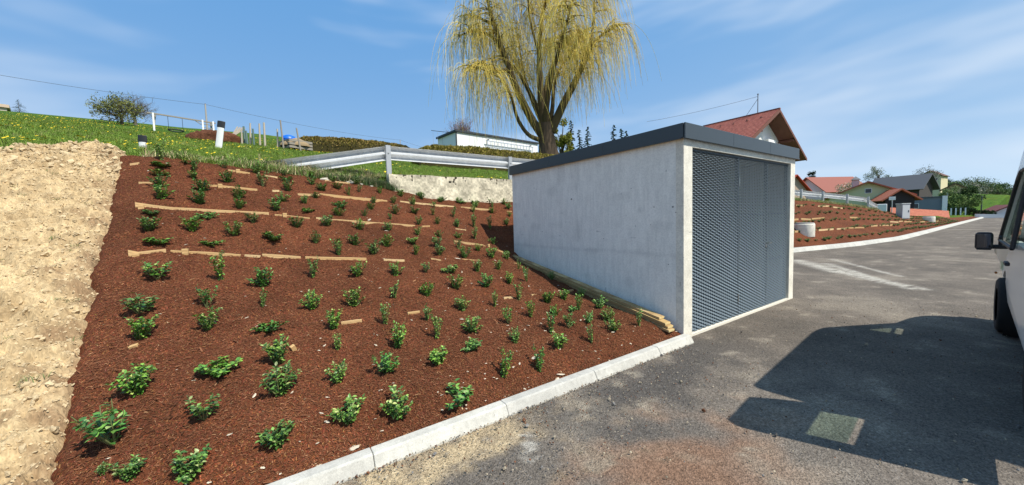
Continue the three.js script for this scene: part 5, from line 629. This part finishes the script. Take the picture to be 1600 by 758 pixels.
  for (const [x, s] of [[.45, 0], [3.53, 0], [.45, 1], [3.53, 1]]) { const w = new THREE.Group(); w.name = 'wheel'; w.position.set(x, .318, s ? WD - .14 : .125); if (s) w.rotation.y = Math.PI; t.add(w); mesh('tyre', new THREE.LatheGeometry([[.20, -.1], [.29, -.105], [.325, -.085], [.332, -.03], [.332, .03], [.325, .085], [.29, .105], [.20, .1]].map(([a, b]) => new THREE.Vector2(a, b)), 36).rotateX(Math.PI / 2), rubber, w); mesh('rim', new THREE.LatheGeometry([[0, -.06], [.06, -.065], [.1, -.03], [.17, -.05], [.205, -.085], [.205, .06], [0, .06]].map(([a, b]) => new THREE.Vector2(a, b)), 28).rotateX(Math.PI / 2), mat(.35, .36, .37, .45, { metalness: .6 }), w); }
  mesh('wheel_arch_liner', (() => { const g = new THREE.CylinderGeometry(.43, .43, .5, 24, 1, true, -Math.PI / 2, Math.PI); g.rotateX(Math.PI / 2); const a = g.clone(); a.rotateZ(0); a.translate(3.53, .36, .32); const b = g.clone(); b.translate(.45, .36, .32); return merge([a, b]); })(), rubber, t);
  mesh('underfloor', box(4.0, .06, WD - .3, 2.1, .36, WD / 2), rubber, t);
  mesh('front_bumper', rbox(.18, .24, WD - .2, .05, 4.2, .42, WD / 2), plastic, t); mesh('headlight', rbox(.22, .2, .12, .04, 4.02, .78, .12), glass, t); mesh('headlight', rbox(.22, .2, .12, .04, 4.02, .78, WD - .12), glass, t);
  mesh('seat', merge([rbox(.5, .18, .55, .06, 2.1, .88, .5), rbox(.18, .7, .52, .06, 1.82, 1.2, .5)]), mat(.06, .065, .075, .9), t); mesh('seat', merge([rbox(.5, .18, .9, .06, 2.1, .88, 1.3), rbox(.18, .7, .9, .06, 1.82, 1.2, 1.3)]), mat(.06, .065, .075, .9), t); mesh('dashboard', rbox(.5, .25, WD - .3, .06, 3.05, 1.02, WD / 2), plastic, t); mesh('steering_wheel', new THREE.TorusGeometry(.19, .016, 8, 24).rotateY(1.2).translate(2.72, 1.12, .5), plastic, t);
  const mir = mesh('door_mirror', merge([rbox(.10, .205, .13, .035, 3.055, 1.115, -.105), rbox(.05, .05, .16, .02, 3.09, 1.05, -.01), rbox(.09, .15, .03, .012, 3.11, 1.1, .012)]), plastic, t); mesh('mirror_glass', rbox(.008, .165, .10, .003, 3.003, 1.12, -.106), new THREE.MeshStandardMaterial({ color: col(.10, .11, .14), metalness: 1, roughness: .05 }), mir); mesh('mirror_frame', merge([box(.014, .012, .10, 3.004, 1.21, -.106), box(.014, .02, .10, 3.004, 1.026, -.106)]), plastic, mir);
  mesh('door_handle', rbox(.16, .035, .03, .01, 1.85, .98, -.012), plastic, t); mesh('side_repeater', rbox(.05, .025, .02, .008, 3.22, .74, -.004), mat(.35, .12, .02, .4), t);
  // rear door swung out in line with the side, with its window
  const dr = new THREE.Shape(); dr.moveTo(-.02, .30); dr.lineTo(-.05, 1.3); dr.quadraticCurveTo(-.07, 1.65, -.20, 1.98); dr.lineTo(-.68, 1.96); dr.lineTo(-.73, 1.88); dr.lineTo(-.68, .30); dr.closePath(); const hole = new THREE.Path(); hole.moveTo(-.12, 1.02); hole.lineTo(-.16, 1.45); hole.lineTo(-.62, 1.45); hole.lineTo(-.61, 1.02); hole.closePath(); dr.holes.push(hole);
  const rd = mesh('rear_door', new THREE.ExtrudeGeometry(dr, { depth: .05, bevelEnabled: true, bevelSize: .008, bevelThickness: .008, bevelSegments: 2 }).translate(0, 0, -.03), paint, t); rd.position.set(.15, 0, .055); mesh('rear_window', pane([[-.12, 1.02], [-.16, 1.45], [-.62, 1.45], [-.61, 1.02]], 0).translate(0, 0, -.07), new THREE.MeshPhysicalMaterial({ color: col(.45, .62, .50), roughness: .03, transmission: 1, thickness: 0, side: THREE.DoubleSide }), rd); mesh('hinge', merge([box(.10, .03, .03, -.03, .6, -.01), box(.14, .025, .03, -.04, 1.2, -.01)]), plastic, rd);
}

scene.traverse(o => { if (o.isMesh) { o.castShadow = true; o.receiveShadow = true; } });
renderer.render(scene, camera);
